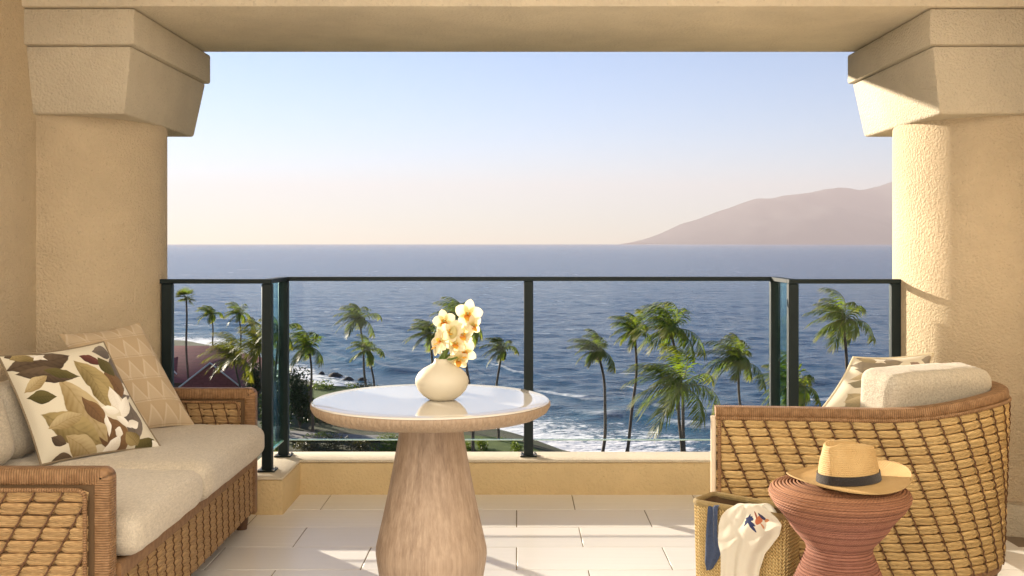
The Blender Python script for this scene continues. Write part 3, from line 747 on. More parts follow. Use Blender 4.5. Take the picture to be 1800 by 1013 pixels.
MB().tube([Vector((.768, 4.018, .65 - .07 * i)) for i in range(9)], .0075, 8).build('edging_cord', M['wrap'], ch)
botp = [Vector((cpt(CU * i / 60, .6)[0].x, cpt(CU * i / 60, .6)[0].y, .062)) - cpt(CU * i / 60)[1] * .02 for i in range(61)]
MB().sweep(botp, [(a * .6, b * .8) for a, b in RP], up=Vector((0, 0, 1))).build('base_rail', M['wrap'], ch, angle=60)
for (x, y) in ((.82, 4.10), (1.86, 4.17), (1.5, 4.06), (1.78, 4.74), (.95, 4.75)):
    MB().lathe([(0, 0), (.024, 0), (.03, .03), (.033, .06), (0, .06)], 14, (x, y, 0)).build('leg', M['foot'], ch)
rounded_box(MB(), (.98, 4.12, .20), (1.66, 4.80, .46), .06, .012, 14, nz=.004).build('seat_cushion', M['linen'], ch)
Mc = Matrix.Translation((1.60, 4.475, .45)) @ Matrix.Rotation(R(24), 4, 'Z') @ Matrix.Rotation(R(6), 4, 'Y')
rounded_box(MB(), (-.10, -.275, .0), (.10, .275, .405), .05, .006, 18, M=Matrix.Translation((1.615, 4.245, .422)) @ Matrix.Rotation(R(-66), 4, 'Z') @ Matrix.Rotation(R(6), 4, 'Y'), nz=.005, seed=3).build('back_cushion', M['linen_back'], ch)
pillow('throw_pillow', 'leaf print pillow tucked behind the armchair back cushion', (at(1500, 628, 4.50), at(1642, 620, 4.56), at(1425, 740, 4.40), at(1600, 745, 4.48)), .115, M['floral_pale'], M['piping_cream'], 21, .10)

# ------------------------------------------------------------------ pedestal table
TX, TY = -.323, 4.02
ta = empty('pedestal_table', (TX, TY, 0), 'round pedestal table with glossy pale top and bleached wood base', 'table')
r0 = .449
MB().lathe([(0, .7305), (.20, .7305), (.38, .7305), (r0 - .010, .7305), (r0 - .004, .7285), (r0 - .002, .7255), (r0 - .004, .724)], 128, (TX, TY, 0)).build('tabletop', M['tabletop'], ta, angle=50)
n = 360
def flut(p, a, i):
    k = 1 + (.0035 * math.cos(a * 120) if 1 <= i <= 4 else 0); return Vector((p.x * k, p.y * k, p.z))
MB().lathe([(r0 - .004, .7238), (r0, .722), (r0 + .001, .71), (r0 - .010, .690), (r0 - .035, .675), (r0 - .09, .668), (.10, .668)], 480, (TX, TY, 0), flut).build('rim', M['rim'], ta, angle=60)
prof = []
for (z, r) in ((.672, .1165), (.66, .1155), (.60, .1215), (.50, .1385), (.40, .1575), (.30, .1785), (.22, .197), (.175, .207), (.15, .2085), (.12, .205), (.06, .195), (.0, .186)): prof.append((r, z))
pp = []
for (a, b) in zip(prof[:-1], prof[1:]):
    for k in range(4): pp.append((a[0] + (b[0] - a[0]) * k / 4, a[1] + (b[1] - a[1]) * k / 4))
pp.append(prof[-1])
def facet(p, a, i):
    k = 1 + .018 * noise.noise(Vector((math.cos(a) * 3.2, math.sin(a) * 3.2, p.z * .8))) + .010 * noise.noise(Vector((math.cos(a) * 9, math.sin(a) * 9, p.z * 1.2))); return Vector((p.x * k, p.y * k, p.z))
MB().lathe(pp, 120, (TX, TY, 0), facet).build('pedestal', M['pedestal'], ta, angle=60)

# vase
VC = (-.281, 4.0, .7306)
va = empty('vase', VC, 'squat cream ceramic vase holding orchids on the table', 'vase')
vp = [(0, .0), (.043, .0), (.052, .004), (.072, .018), (.090, .038), (.0985, .058), (.1005, .070), (.098, .084), (.088, .102), (.070, .118), (.048, .130), (.034, .138), (.029, .146), (.028, .153), (.027, .155), (.024, .155), (.023, .150), (.024, .13), (.0, .12)]
MB().lathe(vp, 72, VC).build('body', M['vase'], va, angle=60)

# orchids
def m_petal(name, a, b, k0=.0, k1=.55):
    t = NT(name); u = t.sep(t.co('UV'))[1]; cc = t.mix(t.ramp(u, k0, k1, 0, 1), a, b)
    d = t.n('ShaderNodeBsdfPrincipled'); t.val(cc, d.inputs['Base Color']); d.inputs['Roughness'].default_value = .75
    tr = t.n('ShaderNodeBsdfTranslucent'); t.val(cc, tr.inputs['Color']); mx = t.n('ShaderNodeMixShader'); mx.inputs[0].default_value = .45
    t.l(d.outputs[0], mx.inputs[1]); t.l(tr.outputs[0], mx.inputs[2]); t.l(mx.outputs[0], t.out.inputs[0]); return t.m
M['petal'] = m_petal('orchid_petal', (.68, .55, .18), (.83, .76, .54)); M['lip'] = m_petal('orchid_lip', (.55, .16, .03), (.72, .42, .05), .2, .8); M['bud'] = m_petal('orchid_bud', (.45, .42, .10), (.74, .66, .32))
oc = empty('orchid_spray', (-.281, 4.0, .86), 'yellow and cream orchid spray standing in the vase', 'flowers')
def petal(parent, c, ax, side, nrm, L, W, cup, mat, name='petal'):
    def fn(u, v):
        w = W * math.sin(math.pi * min(1, (.12 + .88 * v) ** .95)) ** .55 if v < 1 else 0
        a = 2 * u - 1
        return c + ax * (L * v) + side * (a * w) + nrm * (cup * (v * v * 1.0 - .25 * a * a * (1 if v > .1 else 0)) * L)
    m = MB(); m.grid(fn, 6, 8); return m.build(name, mat, parent, pivot=PIV[parent.name])
def flower(c, face, roll, s, parts=5):
    c = Vector(c); f = Vector(face).normalized(); up0 = Vector((0, 0, 1)); sd = f.cross(up0).normalized(); up = sd.cross(f).normalized()
    root = empty('flower', c); root.parent = oc; root.location = c - PIV[oc.name]; PIV[root.name] = c
    for k in range(parts):
        a = roll + 2 * math.pi * k / 5 + rnd.uniform(-.12, .12)
        ax = (up * math.cos(a) + sd * math.sin(a)).normalized(); si = f.cross(ax).normalized()
        petal(root, c + ax * .004, (ax + f * .15).normalized(), si, f, s * rnd.uniform(.92, 1.08), s * (.46 if k in (1, 4) else .38), rnd.uniform(-.18, .12), M['petal'])
    dn = (-up * .8 + f * .7).normalized()
    petal(root, c + f * .006, dn, sd, f, s * .60, s * .28, .25, M['lip'], 'lip')
    for sg in (-1, 1): petal(root, c + f * .005, (f * .8 + sd * sg * .5 + up * .15).normalized(), up, sd * sg, s * .36, s * .15, .1, M['lip'], 'lip_lobe')
    MB().tube([c, c + f * s * .2 + up * s * .1, c + f * s * .32 + up * s * .02], [.006, .005, .003], 8).build('stamen_column', M['bud'], root, pivot=c)
FL = [((794, 583), (-.1, -1, .3), .9, .040), ((770, 606), (-.9, -.7, .1), .2, .042), ((800, 605), (.2, -1, .1), .4, .040), ((830, 572), (.8, -.8, -.2), .3, .040), ((782, 566), (-.25, -1, .15), .3, .046), ((822, 553), (.12, -1, .05), -.15, .052), ((812, 588), (.35, -1, -.05), .2, .044), ((816, 618), (.05, -1, -.12), .55, .048), ((776, 600), (-.75, -.5, .25), .5, .048), ((806, 632), (.1, -1, -.5), .1, .040)]
neck = Vector((-.281, 4.0, .885))
for (p, fc, ro, s_) in FL:
    c = at(p[0], p[1], 3.985 + rnd.uniform(-.03, .03)); flower(c, fc, ro, s_ * 1.02)
    b = c - Vector(fc).normalized() * .018
    MB().tube([Vector((-.281 + rnd.uniform(-.01, .01), 4.0, .80)), neck + Vector((rnd.uniform(-.012, .012), rnd.uniform(-.01, .01), 0)), neck.lerp(b, .5) + Vector((0, .02, .005)), b, c], [.004, .004, .0035, .003, .002], 7).build('stem', M['stem'], oc)
def bud(c, ax, L, r):
    c = Vector(c); ax = Vector(ax).normalized(); MB().tube([c + ax * L * k / 6 for k in range(7)], [max(.001, r * math.sin(math.pi * (k / 6 * .9 + .07))) for k in range(7)], 10).build('bud', M['bud'], oc)
bud(at(795, 598, 3.96), (.15, -.1, 1), .055, .016); bud(at(800, 592, 4.02), (.5, .1, 1), .045, .011)
MB().tube([neck - Vector((0, 0, .05)), at(782, 618, 3.97), at(797, 602, 3.96), at(798, 585, 3.97)], [.005, .005, .0045, .003], 8).build('stem', M['stem'], oc)
MB().tube([neck, at(793, 632, 3.97), at(804, 628, 3.96)], [.004, .0045, .003], 7).build('stem', M['stem'], oc)

# ------------------------------------------------------------------ rope stool, hat, bag, scarf
SX, SY = 1.034, 3.40
st = empty('rope_stool', (SX, SY, 0), 'hourglass side stool coiled from rose brown rope beside the armchair', 'stool')
ctl = [(0, .553), (.06, .552), (.13, .549), (.18, .544), (.205, .538), (.216, .528), (.2185, .518), (.213, .505), (.198, .480), (.177, .456), (.141, .405), (.105, .362), (.0995, .345), (.103, .325), (.120, .283), (.150, .215), (.178, .14), (.20, .06), (.205, .01)]
cc_ = [Vector((a, 0, b)) for a, b in ctl]; LL = [0]
for a, b in zip(cc_[:-1], cc_[1:]): LL.append(LL[-1] + (b - a).length)
pit = .0112; nC = int(LL[-1] / pit); pr = []
ra_ = np.array([p.x for p in cc_]); za_ = np.array([p.z for p in cc_])
def sp(l): return float(np.interp(l, LL, ra_)), float(np.interp(l, LL, za_))
for i in range(nC):
    for k in range(5):
        l = (i + k / 5) * pit; r, z = sp(l); r2, z2 = sp(min(l + .004, LL[-1])); r1, z1 = sp(max(l - .004, 0)); dx, dz = r2 - r1, z2 - z1; q = math.hypot(dx, dz) or 1
        h = (.0036 + .002 * ((i * 7919) % 10) / 10) * abs(math.sin(math.pi * k / 5)); pr.append((max(0, r - dz / q * h), z + dx / q * h))
pr.append((.20, .0)); 
t = NT('rose_rope'); uv = t.co('UV'); U_, V_, _ = t.sep(uv)
tw = t.math('ABSOLUTE', t.math('SINE', t.math('ADD', t.math('MULTIPLY', U_, 330), t.math('MULTIPLY', V_, 420))))
zz = t.sep(t.co())[2]; nn_ = t.noise(t.co(), 55, 4, .65)
cA = t.mix(nn_, (.21, .085, .058), (.36, .17, .12)); cA = t.mix(t.ramp(zz, .44, .55, 0, .75), cA, t.mix(nn_, (.24, .11, .05), (.34, .175, .08)))
cA = t.mix(t.ramp(tw, 0, .6, .30, 0), cA, (.10, .04, .03)); rv = t.math('ABSOLUTE', t.math('SINE', t.math('MULTIPLY', V_, math.pi / pit))); cA = t.mix(t.ramp(rv, .0, .55, .8, 0), cA, (.07, .028, .02)); t.pbr(cA, .8, t.bump(tw, .45, .003), .2); M['rope'] = t.m
MB().lathe(pr, 96, (SX, SY, 0)).build('coiled_body', M['rope'], st, angle=80)

t = NT('straw_weave'); w1 = t.wave(t.co('UV'), 34, .6, 'X'); w2 = t.wave(t.co('UV'), 9, .6, 'Y'); nn_ = t.noise(t.co(), 25, 3)
cA = t.mix(nn_, (.43, .28, .115), (.53, .365, .17)); cA = t.mix(t.math('MULTIPLY', t.math('MULTIPLY', w1, w2), .3), cA, (.40, .23, .07)); t.pbr(cA, .65, t.bump(t.math('ADD', t.noise(t.co(), 300, 2), t.math('MULTIPLY', t.math('ADD', w1, w2), .4)), .6, .003), .25); M['straw'] = t.m
M['band'] = m_linen('hat_band', (.032, .028, .028), 700)
HX, HY, HZ = at(1492, 848, 3.38).x, 3.38, .5575
ht = empty('straw_hat', (HX, HY, HZ), 'straw fedora with a black band lying on the rope stool', 'hat')
HM = Matrix.Translation((HX, HY, HZ)) @ Matrix.Rotation(R(-2.0), 4, 'Y') @ Matrix.Rotation(R(28), 4, 'Z')
def brim(u, v):
    a = 2 * math.pi * u; r = .094 + (.196 - .094) * v; x, y = math.cos(a) * r * 1.0, math.sin(a) * r * .93
    lift = .020 * v ** 1.5 * (math.cos(a) ** 2) * 1.2 - .014 * v ** 1.6 * max(0, -math.sin(a + .5)) + .010 * v * v
    return HM @ Vector((x, y, .008 + lift))
m = MB(); m.grid(brim, 80, 8); m.grid(lambda u, v: brim(u, v) - Vector((0, 0, .0025)), 80, 8, True); m.build('brim', M['straw'], ht, angle=80)
MB().tube([brim(i / 80, 1.0) - Vector((0, 0, .001)) for i in range(81)], .0024, 6, False).build('brim_edge', M['straw'], ht)
def crown(u, v):
    a = 2 * math.pi * u; ca, sa = math.cos(a), math.sin(a)
    H = .122
    if v < .62:
        k = v / .62; r = .098 - .012 * k - .003 * k * k; z = H * .86 * k
    elif v < .76:
        k = (v - .62) / .14; r = .083 - .014 * (1 - math.cos(k * math.pi / 2)); z = H * (.86 + .14 * math.sin(k * math.pi / 2))
    else:
        k = (v - .76) / .24; r = .069 * (1 - k); z = H
    x, y = ca * r * 1.08, sa * r * .90
    top = max(0, min(1, (v - .45) / .3))
    front = max(0, -x / .09)
    z += top * (.020 * (-x / .09) * .6)                                     # the front stands higher
    if v > .6: z -= .034 * max(0, 1 - (abs(y) / .040) ** 2) * min(1, max(0, v - .66) / .2) * (.75 + .25 * front)      # the crease
    y *= 1 - .34 * top * front * (1 if v < .95 else 1)                        # pinched front
    dent = .016 * math.exp(-((v - .55) / .2) ** 2) * math.exp(-((x + .03) / .035) ** 2); y -= math.copysign(dent, sa) if abs(sa) > .2 else 0
    return HM @ Vector((x, y, z + .006))
m = MB(); m.grid(crown, 80, 30); m.build('crown', M['straw'], ht, angle=80)
def bandf(u, v):
    a = 2 * math.pi * u; r = .1012 - .0035 * v; return HM @ Vector((math.cos(a) * r * 1.08, math.sin(a) * r * .90, .010 + .028 * v))
m = MB(); m.grid(bandf, 72, 3); m.build('band', M['band'], ht, angle=80)
bx = HM @ Vector((0, 0, 0))

# woven bag
bcor = [Vector((.630, 3.787, 0)), Vector((.905, 3.565, 0)), Vector((.985, 3.675, 0)), Vector((.725, 3.905, 0))]
bag = empty('woven_bag', (.81, 3.73, 0), 'woven straw tote bag on the floor against the armchair', 'bag')
def bagpath(flare):
    c = Vector((.81, 3.73, 0)); P = [c + (p - c) * flare for p in bcor]; o = []
    for i in range(4):
        a, b, d = P[i - 1], P[i], P[(i + 1) % 4]
        r = .03; p0 = b + (a - b).normalized() * r; p1 = b + (d - b).normalized() * r
        for k in range(5): s_ = k / 4; o.append(p0 * (1 - s_) ** 2 + b * 2 * s_ * (1 - s_) + p1 * s_ * s_)
    o.append(o[0].copy()); return o
def resamp(P, n):
    L = [0]
    for a, b in zip(P[:-1], P[1:]): L.append(L[-1] + (b - a).length)
    xs_, ys_ = [p.x for p in P], [p.y for p in P]
    return [Vector((float(np.interp(L[-1] * i / n, L, xs_)), float(np.interp(L[-1] * i / n, L, ys_)), 0)) for i in range(n + 1)], L[-1]
t = NT('braided_straw'); U_, V_, _ = t.sep(t.co('UV'))
tw = t.math('ABSOLUTE', t.math('SINE', t.math('ADD', t.math('MULTIPLY', V_, 260), t.math('MULTIPLY', t.math('ABSOLUTE', t.math('SUBTRACT', t.math('FRACT', t.math('MULTIPLY', U_, 1.0)), .5)), 5))))
nn_ = t.noise(t.co(), 40, 3); cA = t.mix(nn_, (.54, .37, .14), (.76, .59, .30)); cA = t.mix(t.ramp(tw, 0, .5, .7, 0), cA, (.20, .11, .035)); t.pbr(cA, .6, t.bump(tw, .8, .006), .35); M['straw_braid'] = t.m
nb = 78; P0, _l = resamp(bagpath(.95), nb); P1, _l = resamp(bagpath(1.0), nb)
m = MB()
for i in range(nb):
    pr_ = []
    for k in range(13):
        q = k / 12; a = P0[i].lerp(P1[i], q); b = P0[i + 1].lerp(P1[i + 1], q); md = (a + b) / 2; z = .004 + .392 * q
        nrm = Vector(((b - a).y, -(b - a).x, 0)).normalized()
        bul = 1 + .0 * q
        pr_.append([a + Vector((0, 0, z)), a.lerp(b, .25) + nrm * .005 + Vector((0, 0, z)), md + nrm * .0065 + Vector((0, 0, z)), a.lerp(b, .75) + nrm * .005 + Vector((0, 0, z)), b + Vector((0, 0, z))])
    m.add([p for r in pr_ for p in r], [(k * 5 + j, k * 5 + j + 1, (k + 1) * 5 + j + 1, (k + 1) * 5 + j) for k in range(12) for j in range(4)],
          [[(i + j / 4, k / 12 * .39), (i + (j + 1) / 4, k / 12 * .39), (i + (j + 1) / 4, (k + 1) / 12 * .39), (i + j / 4, (k + 1) / 12 * .39)] for k in range(12) for j in range(4)])
m.build('outer_wall', M['straw_braid'], bag, angle=80)
m = MB(); Pi, _l = resamp(bagpath(.93), nb); m.grid(lambda u, v: Pi[int(round(u * nb))] + Vector((0, 0, .01 + .385 * v)), nb, 2, True); m.build('lining', M['backing'], bag)
m = MB(); m.add([p + Vector((0, 0, .012)) for p in Pi[:-1]], [tuple(range(nb))]); m.build('base', M['backing'], bag)
MB().tube([p * 1.0 + Vector((0, 0, .398)) for p in P1], .011, 8, False).build('rim', M['straw_braid'], bag)
def bagface(px, py, out=.02):              # the point of the bag's front plane seen at a photo pixel, moved out from it
    a, b = bcor[0], bcor[1]; n = Vector(((b - a).y, -(b - a).x, 0)).normalized()
    d = Vector(((px - CX) / F, 1, -(py - CY) / F)); tt = (a - Vector((0, 0, 0))).dot(n) / Vector((d.x, d.y, 0)).dot(n)
    return Vector((d.x * tt, d.y * tt, EYE + d.z * tt)) + n * out
t = NT('white_scarf'); X, Y, _ = t.sep(t.co('UV')); ln = t.noise(t.co('UV'), 120, 2); wob = t.noise(t.co('UV'), 22, 3)
col = t.mix(ln, (.76, .72, .62), (.83, .80, .71))
def blob(col, cx, cy_, rx, ry, an, c):
    dx = t.math('SUBTRACT', X, cx); dy = t.math('SUBTRACT', Y, cy_)
    p = t.math('ADD', t.math('MULTIPLY', dx, math.cos(an) / rx), t.math('MULTIPLY', dy, math.sin(an) / rx)); q = t.math('SUBTRACT', t.math('MULTIPLY', dy, math.cos(an) / ry), t.math('MULTIPLY', dx, math.sin(an) / ry))
    e = t.math('ADD', t.math('ADD', t.math('MULTIPLY', p, p), t.math('MULTIPLY', q, q)), t.math('MULTIPLY', t.math('SUBTRACT', wob, .5), 1.4))
    return t.mix(t.ramp(e, .9, 1.05, 1, 0), col, c)
for k in range(5): col = blob(col, .60 - .02 * k, .775 - .018 * abs(k - 2) + .012 * k, .085, .016, 2.6 + .28 * k, (.03, .045, .14))
col = blob(col, .73, .79, .075, .028, .3, (.55, .17, .08)); col = blob(col, .80, .815, .05, .018, -.6, (.05, .05, .12)); col = blob(col, .70, .83, .02, .03, .2, (.30, .10, .06)); col = blob(col, .76, .745, .012, .03, .5, (.60, .28, .14)); col = blob(col, .84, .785, .03, .014, .2, (.60, .28, .14))
col = blob(col, .40, .27, .07, .03, .4, (.55, .22, .10)); col = blob(col, .30, .25, .05, .02, 1, (.04, .05, .14))
d = t.n('ShaderNodeBsdfPrincipled'); t.val(col, d.inputs['Base Color']); d.inputs['Roughness'].default_value = .9; tr = t.n('ShaderNodeBsdfTranslucent'); t.val(col, tr.inputs[0])
mx = t.n('ShaderNodeMixShader'); mx.inputs[0].default_value = .35; t.l(d.outputs[0], mx.inputs[1]); t.l(tr.outputs[0], mx.inputs[2]); t.l(mx.outputs[0], t.out.inputs[0]); M['scarf'] = t.m
rows = [(1075, 1274, 1334), (1040, 1274, 1338), (1000, 1275, 1342), (970, 1275, 1352), (955, 1274, 1364), (938, 1272, 1377), (920, 1271, 1381), (905, 1275, 1372), (894, 1284, 1360), (886, 1298, 1346)]
yy = [r_[0] for r_ in rows][::-1]; xl_ = [r_[1] for r_ in rows][::-1]; xr_ = [r_[2] for r_ in rows][::-1]
def scarf(u, v):
    if v > .9:
        k = (v - .9) / .1; p = scarf(u, .9); n = Vector((.63, .78, 0)); return p + n * (.13 * k) + Vector((0, 0, .012 * math.sin(k * 2.2) - .07 * k * k))
    y = 1075 + (886 - 1075) * (v / .9); a = float(np.interp(y, yy, xl_)); b = float(np.interp(y, yy, xr_))
    fold = .011 * math.sin(u * 11 + 1.6 * math.sin(v * 3.2)) * (1 - .75 * v) + .004 * math.sin(u * 23 + 5 * v + 2 * math.sin(v * 5)) * (1 - .6 * v) + .012 * math.exp(-((u - .75) / .2) ** 2 - ((v - .68) / .12) ** 2) + .018 * math.sin(math.pi * u) * (1 - abs(v - .65)) + .012 * math.exp(-((v - .72 - .25 * (u - .5)) / .07) ** 2)
    drop = .022 * max(0, v - .75)
    return bagface(a + (b - a) * u, y, .028 + fold)
sf = MB(); sf.grid(scarf, 54, 60); so_ = sf.build('scarf', M['scarf'], pivot=bagface(1310, 1000), angle=180)
tag(so_, 'white scarf with a blue and orange flower draped over the woven bag', 'scarf')
def ribbon(u, v):
    if v > .92: k = (v - .92) / .08; return ribbon(u, .92) + Vector((.63, .78, 0)) * (.07 * k) + Vector((0, 0, -.03 * k * k + .006 * math.sin(3 * k)))
    y = 1000 + (888 - 1000) * v / .92; q = v / .92
    a = float(np.interp(q, [0, .12, .4, 1], [1247, 1244, 1246, 1248])); b = float(np.interp(q, [0, .12, .3, .5, 1], [1254, 1263, 1274, 1266, 1267]))
    return bagface(a + (b - a) * u, y, .018 + .006 * math.sin(u * 5 + v * 4) + .004 * math.sin(u * 12))
rb = MB(); rb.grid(ribbon, 14, 30); rb_ = rb.build('sash', M['navy'], pivot=bagface(1258, 950), angle=180); tag(rb_, 'navy blue sash hanging over the rim of the woven bag', 'sash')

# ------------------------------------------------------------------ palms
WIND = Vector((-1, .12, .16)).normalized()
def frond_mesh(mb, base, az, el, L, wind, droop, seed):
    r = random.Random(seed); d = Vector((math.cos(az) * math.cos(el), math.sin(az) * math.cos(el), math.sin(el))); p = base.copy()
    n = 17; pts = [p.copy()]; ds = [d.copy()]
    for i in range(n):
        k = i / n; d = (d + WIND * wind * (.3 + 1.1 * k) + Vector((0, 0, -1)) * droop * (.2 + k * 1.7)).normalized(); p = p + d * (L / n); pts.append(p.copy()); ds.append(d.copy())
    mb.tube(pts[:: 2], [.04 * (1 - .85 * i / 8) for i in range(len(pts[::2]))], 4, False)
    for i in range(2, n + 1):
        for sub in (0, .5):
            k = min(1, (i + sub - .5) / n); q = pts[i - 1].lerp(pts[i], sub); dd = ds[i]; sd = dd.cross(Vector((0, 0, 1)))
            sd = sd.normalized() if sd.length > .05 else Vector((1, 0, 0)); upv = sd.cross(dd)
            ll = L * .32 * (math.sin(math.pi * (.12 + .80 * k)) ** .6) * r.uniform(.75, 1.15)
            for sg in (-1, 1):
                ld = (sd * sg * .75 + dd * .62 + WIND * (.25 + wind * 1.5) + Vector((0, 0, -.50)) + Vector((r.uniform(-.16, .16), r.uniform(-.16, .16), r.uniform(-.16, .16)))).normalized()
                w = .040 + .016 * r.random(); wv = ld.cross(upv); wv = wv.normalized() * w if wv.length > .05 else dd * w
                m1 = q + ld * ll * .5; e = q + ld * ll + Vector((0, 0, -.26 * ll)) + WIND * (.14 * ll)
                mb.add([q - wv * .5, q + wv * .5, m1 + wv, m1 - wv, e], [(0, 1, 2, 3), (3, 2, 4)], [[(k * .5, 0), (k * .5, 1), (k * .7, 1), (k * .7, 0)], [(k * .7, 0), (k * .7, 1), (k, .5)]])
def palm(label, crown_px, base_px_x, d, width_px, mat='frond', n=13, wind=.16, fan=False, seed=0, mid=None, lean=0):
    c = at(*crown_px, d); r = random.Random(seed + 100); wz = width_px * d / F
    bx_ = (base_px_x - CX) * d / F; base = Vector((bx_, d, LAND - .35))
    root = empty('palm_tree', base, label, 'palm tree', 'wind-blown palms below the terrace')
    H = c.z - base.z; top = c.copy(); pts = []; sway = (mid if mid is not None else r.uniform(-.35, .35))
    for i in range(13):
        k = i / 12; p = base.lerp(top, k); p.x += sway * math.sin(math.pi * k) + .16 * math.sin(k * 7 + seed) * math.sin(math.pi * k) + (base.x - top.x) * .35 * (k * (1 - k)); pts.append(p)
    r0_ = .17 if H < 11 else .185
    MB().tube(pts, [r0_ * 1.5] + [r0_ * (1.0 - .35 * i / 12) for i in range(1, 13)], 9).build('trunk', M['trunk'], root)
    top = pts[-1]
    if fan:
        for i in range(26):
            az = i * 2.4 + r.uniform(-.2, .2); el = r.uniform(-.6, 1.3); L = wz * .30
            dirv = Vector((math.cos(az) * math.cos(el), math.sin(az) * math.cos(el), math.sin(el))) + WIND * .22
            dirv.normalize(); m = MB(); e = top + dirv * L * .55; m.tube([top, e], [.03, .02], 4, False)
            sd = dirv.cross(Vector((0, 0, 1))); sd = sd.normalized() if sd.length > .05 else Vector((1, 0, 0))
            for k in range(-6, 7):
                a = k / 6 * 1.25; ld = (dirv * math.cos(a) + sd * math.sin(a) + WIND * .25 + Vector((0, 0, -.18))).normalized(); w = ld.cross(dirv.cross(sd)).normalized() * .05
                m.add([e - w * .3, e + w * .3, e + ld * L * .5 + w, e + ld * L * .5 - w, e + ld * L * .95 + Vector((0, 0, -.1))], [(0, 1, 2, 3), (3, 2, 4)], [[(.2, 0)] * 4, [(.6, 0)] * 3])
            m.build('frond', M[mat], root, smooth=False)
        return
    n = int(n * 1.25)
    for i in range(n):
        az = i * 2.399 + r.uniform(-.3, .3); lvl = (i + .5) / n
        el = 1.35 - 1.65 * lvl + r.uniform(-.2, .2); L = wz * .66 * r.uniform(.8, 1.12)
        wd = wind * (1.15 - .8 * lvl) * r.uniform(.75, 1.3)
        m = MB(); frond_mesh(m, top + Vector((0, 0, .1)), az, el, L, wd, .07 + .09 * lvl, seed * 50 + i); m.build('frond', M[mat], root, smooth=False)
    if not fan:
        m = MB()
        m.tube([top - Vector((0, 0, .9)), top - Vector((0, 0, .3)), top + Vector((0, 0, .5))], [r0_ * .7, r0_ * 1.35, .05], 7); m.build('crown_shaft', M['trunk'], root)
palm('tall fan palm with a round spiky crown beside the corner post', (327, 523), 331, 150, 50, 'frond_dark', fan=True, seed=1, mid=0)
palm('small palm swept sideways above the ridge of the red roof', (371, 553), 376, 195, 46, 'frond', 11, .17, seed=2, mid=.1)
palm('slim palm behind the porch roof, ragged crown by a smaller companion', (420, 552), 425, 195, 48, 'frond', 11, .15, seed=3, mid=0)
palm('smallest palm, dark crown tucked behind the slim roof palm', (444, 571), 441, 203, 34, 'frond_dark', 10, .14, seed=4)
palm('low golden green palm bushing out over the porch roof', (412, 630), 420, 140, 98, 'frond_gold', 14, .17, seed=5)
palm('golden palm partly hidden by the railing corner post', (455, 612), 462, 133, 92, 'frond_gold', 13, .13, seed=6)
palm('dark palm seen through the tinted end pane of the sofa side', (489, 585), 487, 120, 70, 'frond_dark', 14, .10, seed=7)
palm('palm with a long bare trunk in front of the dark trees', (543, 612), 549, 125, 90, 'frond', 13, .17, seed=8, mid=.15)
palm('upper palm of the crossing pair near the lawn, dark feathery crown', (632, 562), 648, 150, 72, 'frond_dark', 13, .13, seed=9)
palm('lower palm of the crossing pair near the lawn, bent sideways', (648, 617), 668, 140, 62, 'frond', 10, .19, seed=10, mid=-.3)
palm('palm with yellowing fronds peeking out past the vase', (757, 588), 762, 115, 72, 'frond', 11, .19, seed=11)
palm('large palm directly behind the orchids', (812, 562), 832, 112, 96, 'frond', 14, .15, seed=12, mid=.1)
palm('small bent palm between the vase and the middle railing post', (882, 615), 877, 118, 56, 'frond_dark', 11, .17, seed=13)
palm('palm with an s-curved thin trunk over the surf', (1050, 618), 1056, 110, 80, 'frond_dark', 13, .17, seed=14, mid=.75)
palm('mid green palm overlapped by a bigger crown, trunk leaning over the surf', (1116, 584), 1101, 112, 78, 'frond', 13, .15, seed=15, mid=.5)
palm('largest crowned palm over the surf with a long frond reaching out', (1180, 580), 1205, 104, 118, 'frond', 16, .14, seed=16)
palm('nearest palm, broad low crown just above the parapet', (1193, 682), 1198, 86, 160, 'frond', 15, .14, seed=17, mid=0)
palm('dark palm with drooping fronds above the armchair arm', (1298, 636), 1306, 105, 105, 'frond_dark', 15, .10, seed=18, mid=0)
palm('bushy low palm behind the tinted end pane by the armchair', (1398, 682), 1400, 84, 118, 'frond', 14, .11, seed=19, mid=0)
palm('lone palm in the last pane between post and sunlit column', (1482, 565), 1506, 95, 116, 'frond', 14, .15, seed=20, mid=-.1)

# ------------------------------------------------------------------ shrubs, trees, rocks
def crown_mesh(mb, c, rad, n, leaf, seed, lumps=9):
    r = random.Random(seed); c = Vector(c); rad = Vector(rad); cl_ = []
    for k in range(lumps):
        while True:
            q = Vector((r.uniform(-1, 1), r.uniform(-1, 1), r.uniform(-.5, 1)))
            if q.length < 1: break
        cl_.append((q * .62, r.uniform(.32, .55)))
    for i in range(n):
        o, s_ = r.choice(cl_); v = Vector((r.gauss(0, 1), r.gauss(0, 1), r.gauss(0, 1))).normalized() * (s_ * r.uniform(.65, 1.08)); q = o + v
        p = c + Vector((q.x * rad.x, q.y * rad.y, q.z * rad.z))
        a = Vector((r.gauss(0, 1), r.gauss(0, 1), r.gauss(0, .7))).normalized(); b = a.cross(Vector((r.gauss(0, 1), r.gauss(0, 1), r.gauss(0, 1)))).normalized(); l = leaf * r.uniform(.6, 1.3)
        mb.add([p - a * l, p + b * l * .5, p + a * l, p - b * l * .5], [(0, 1, 2, 3)])
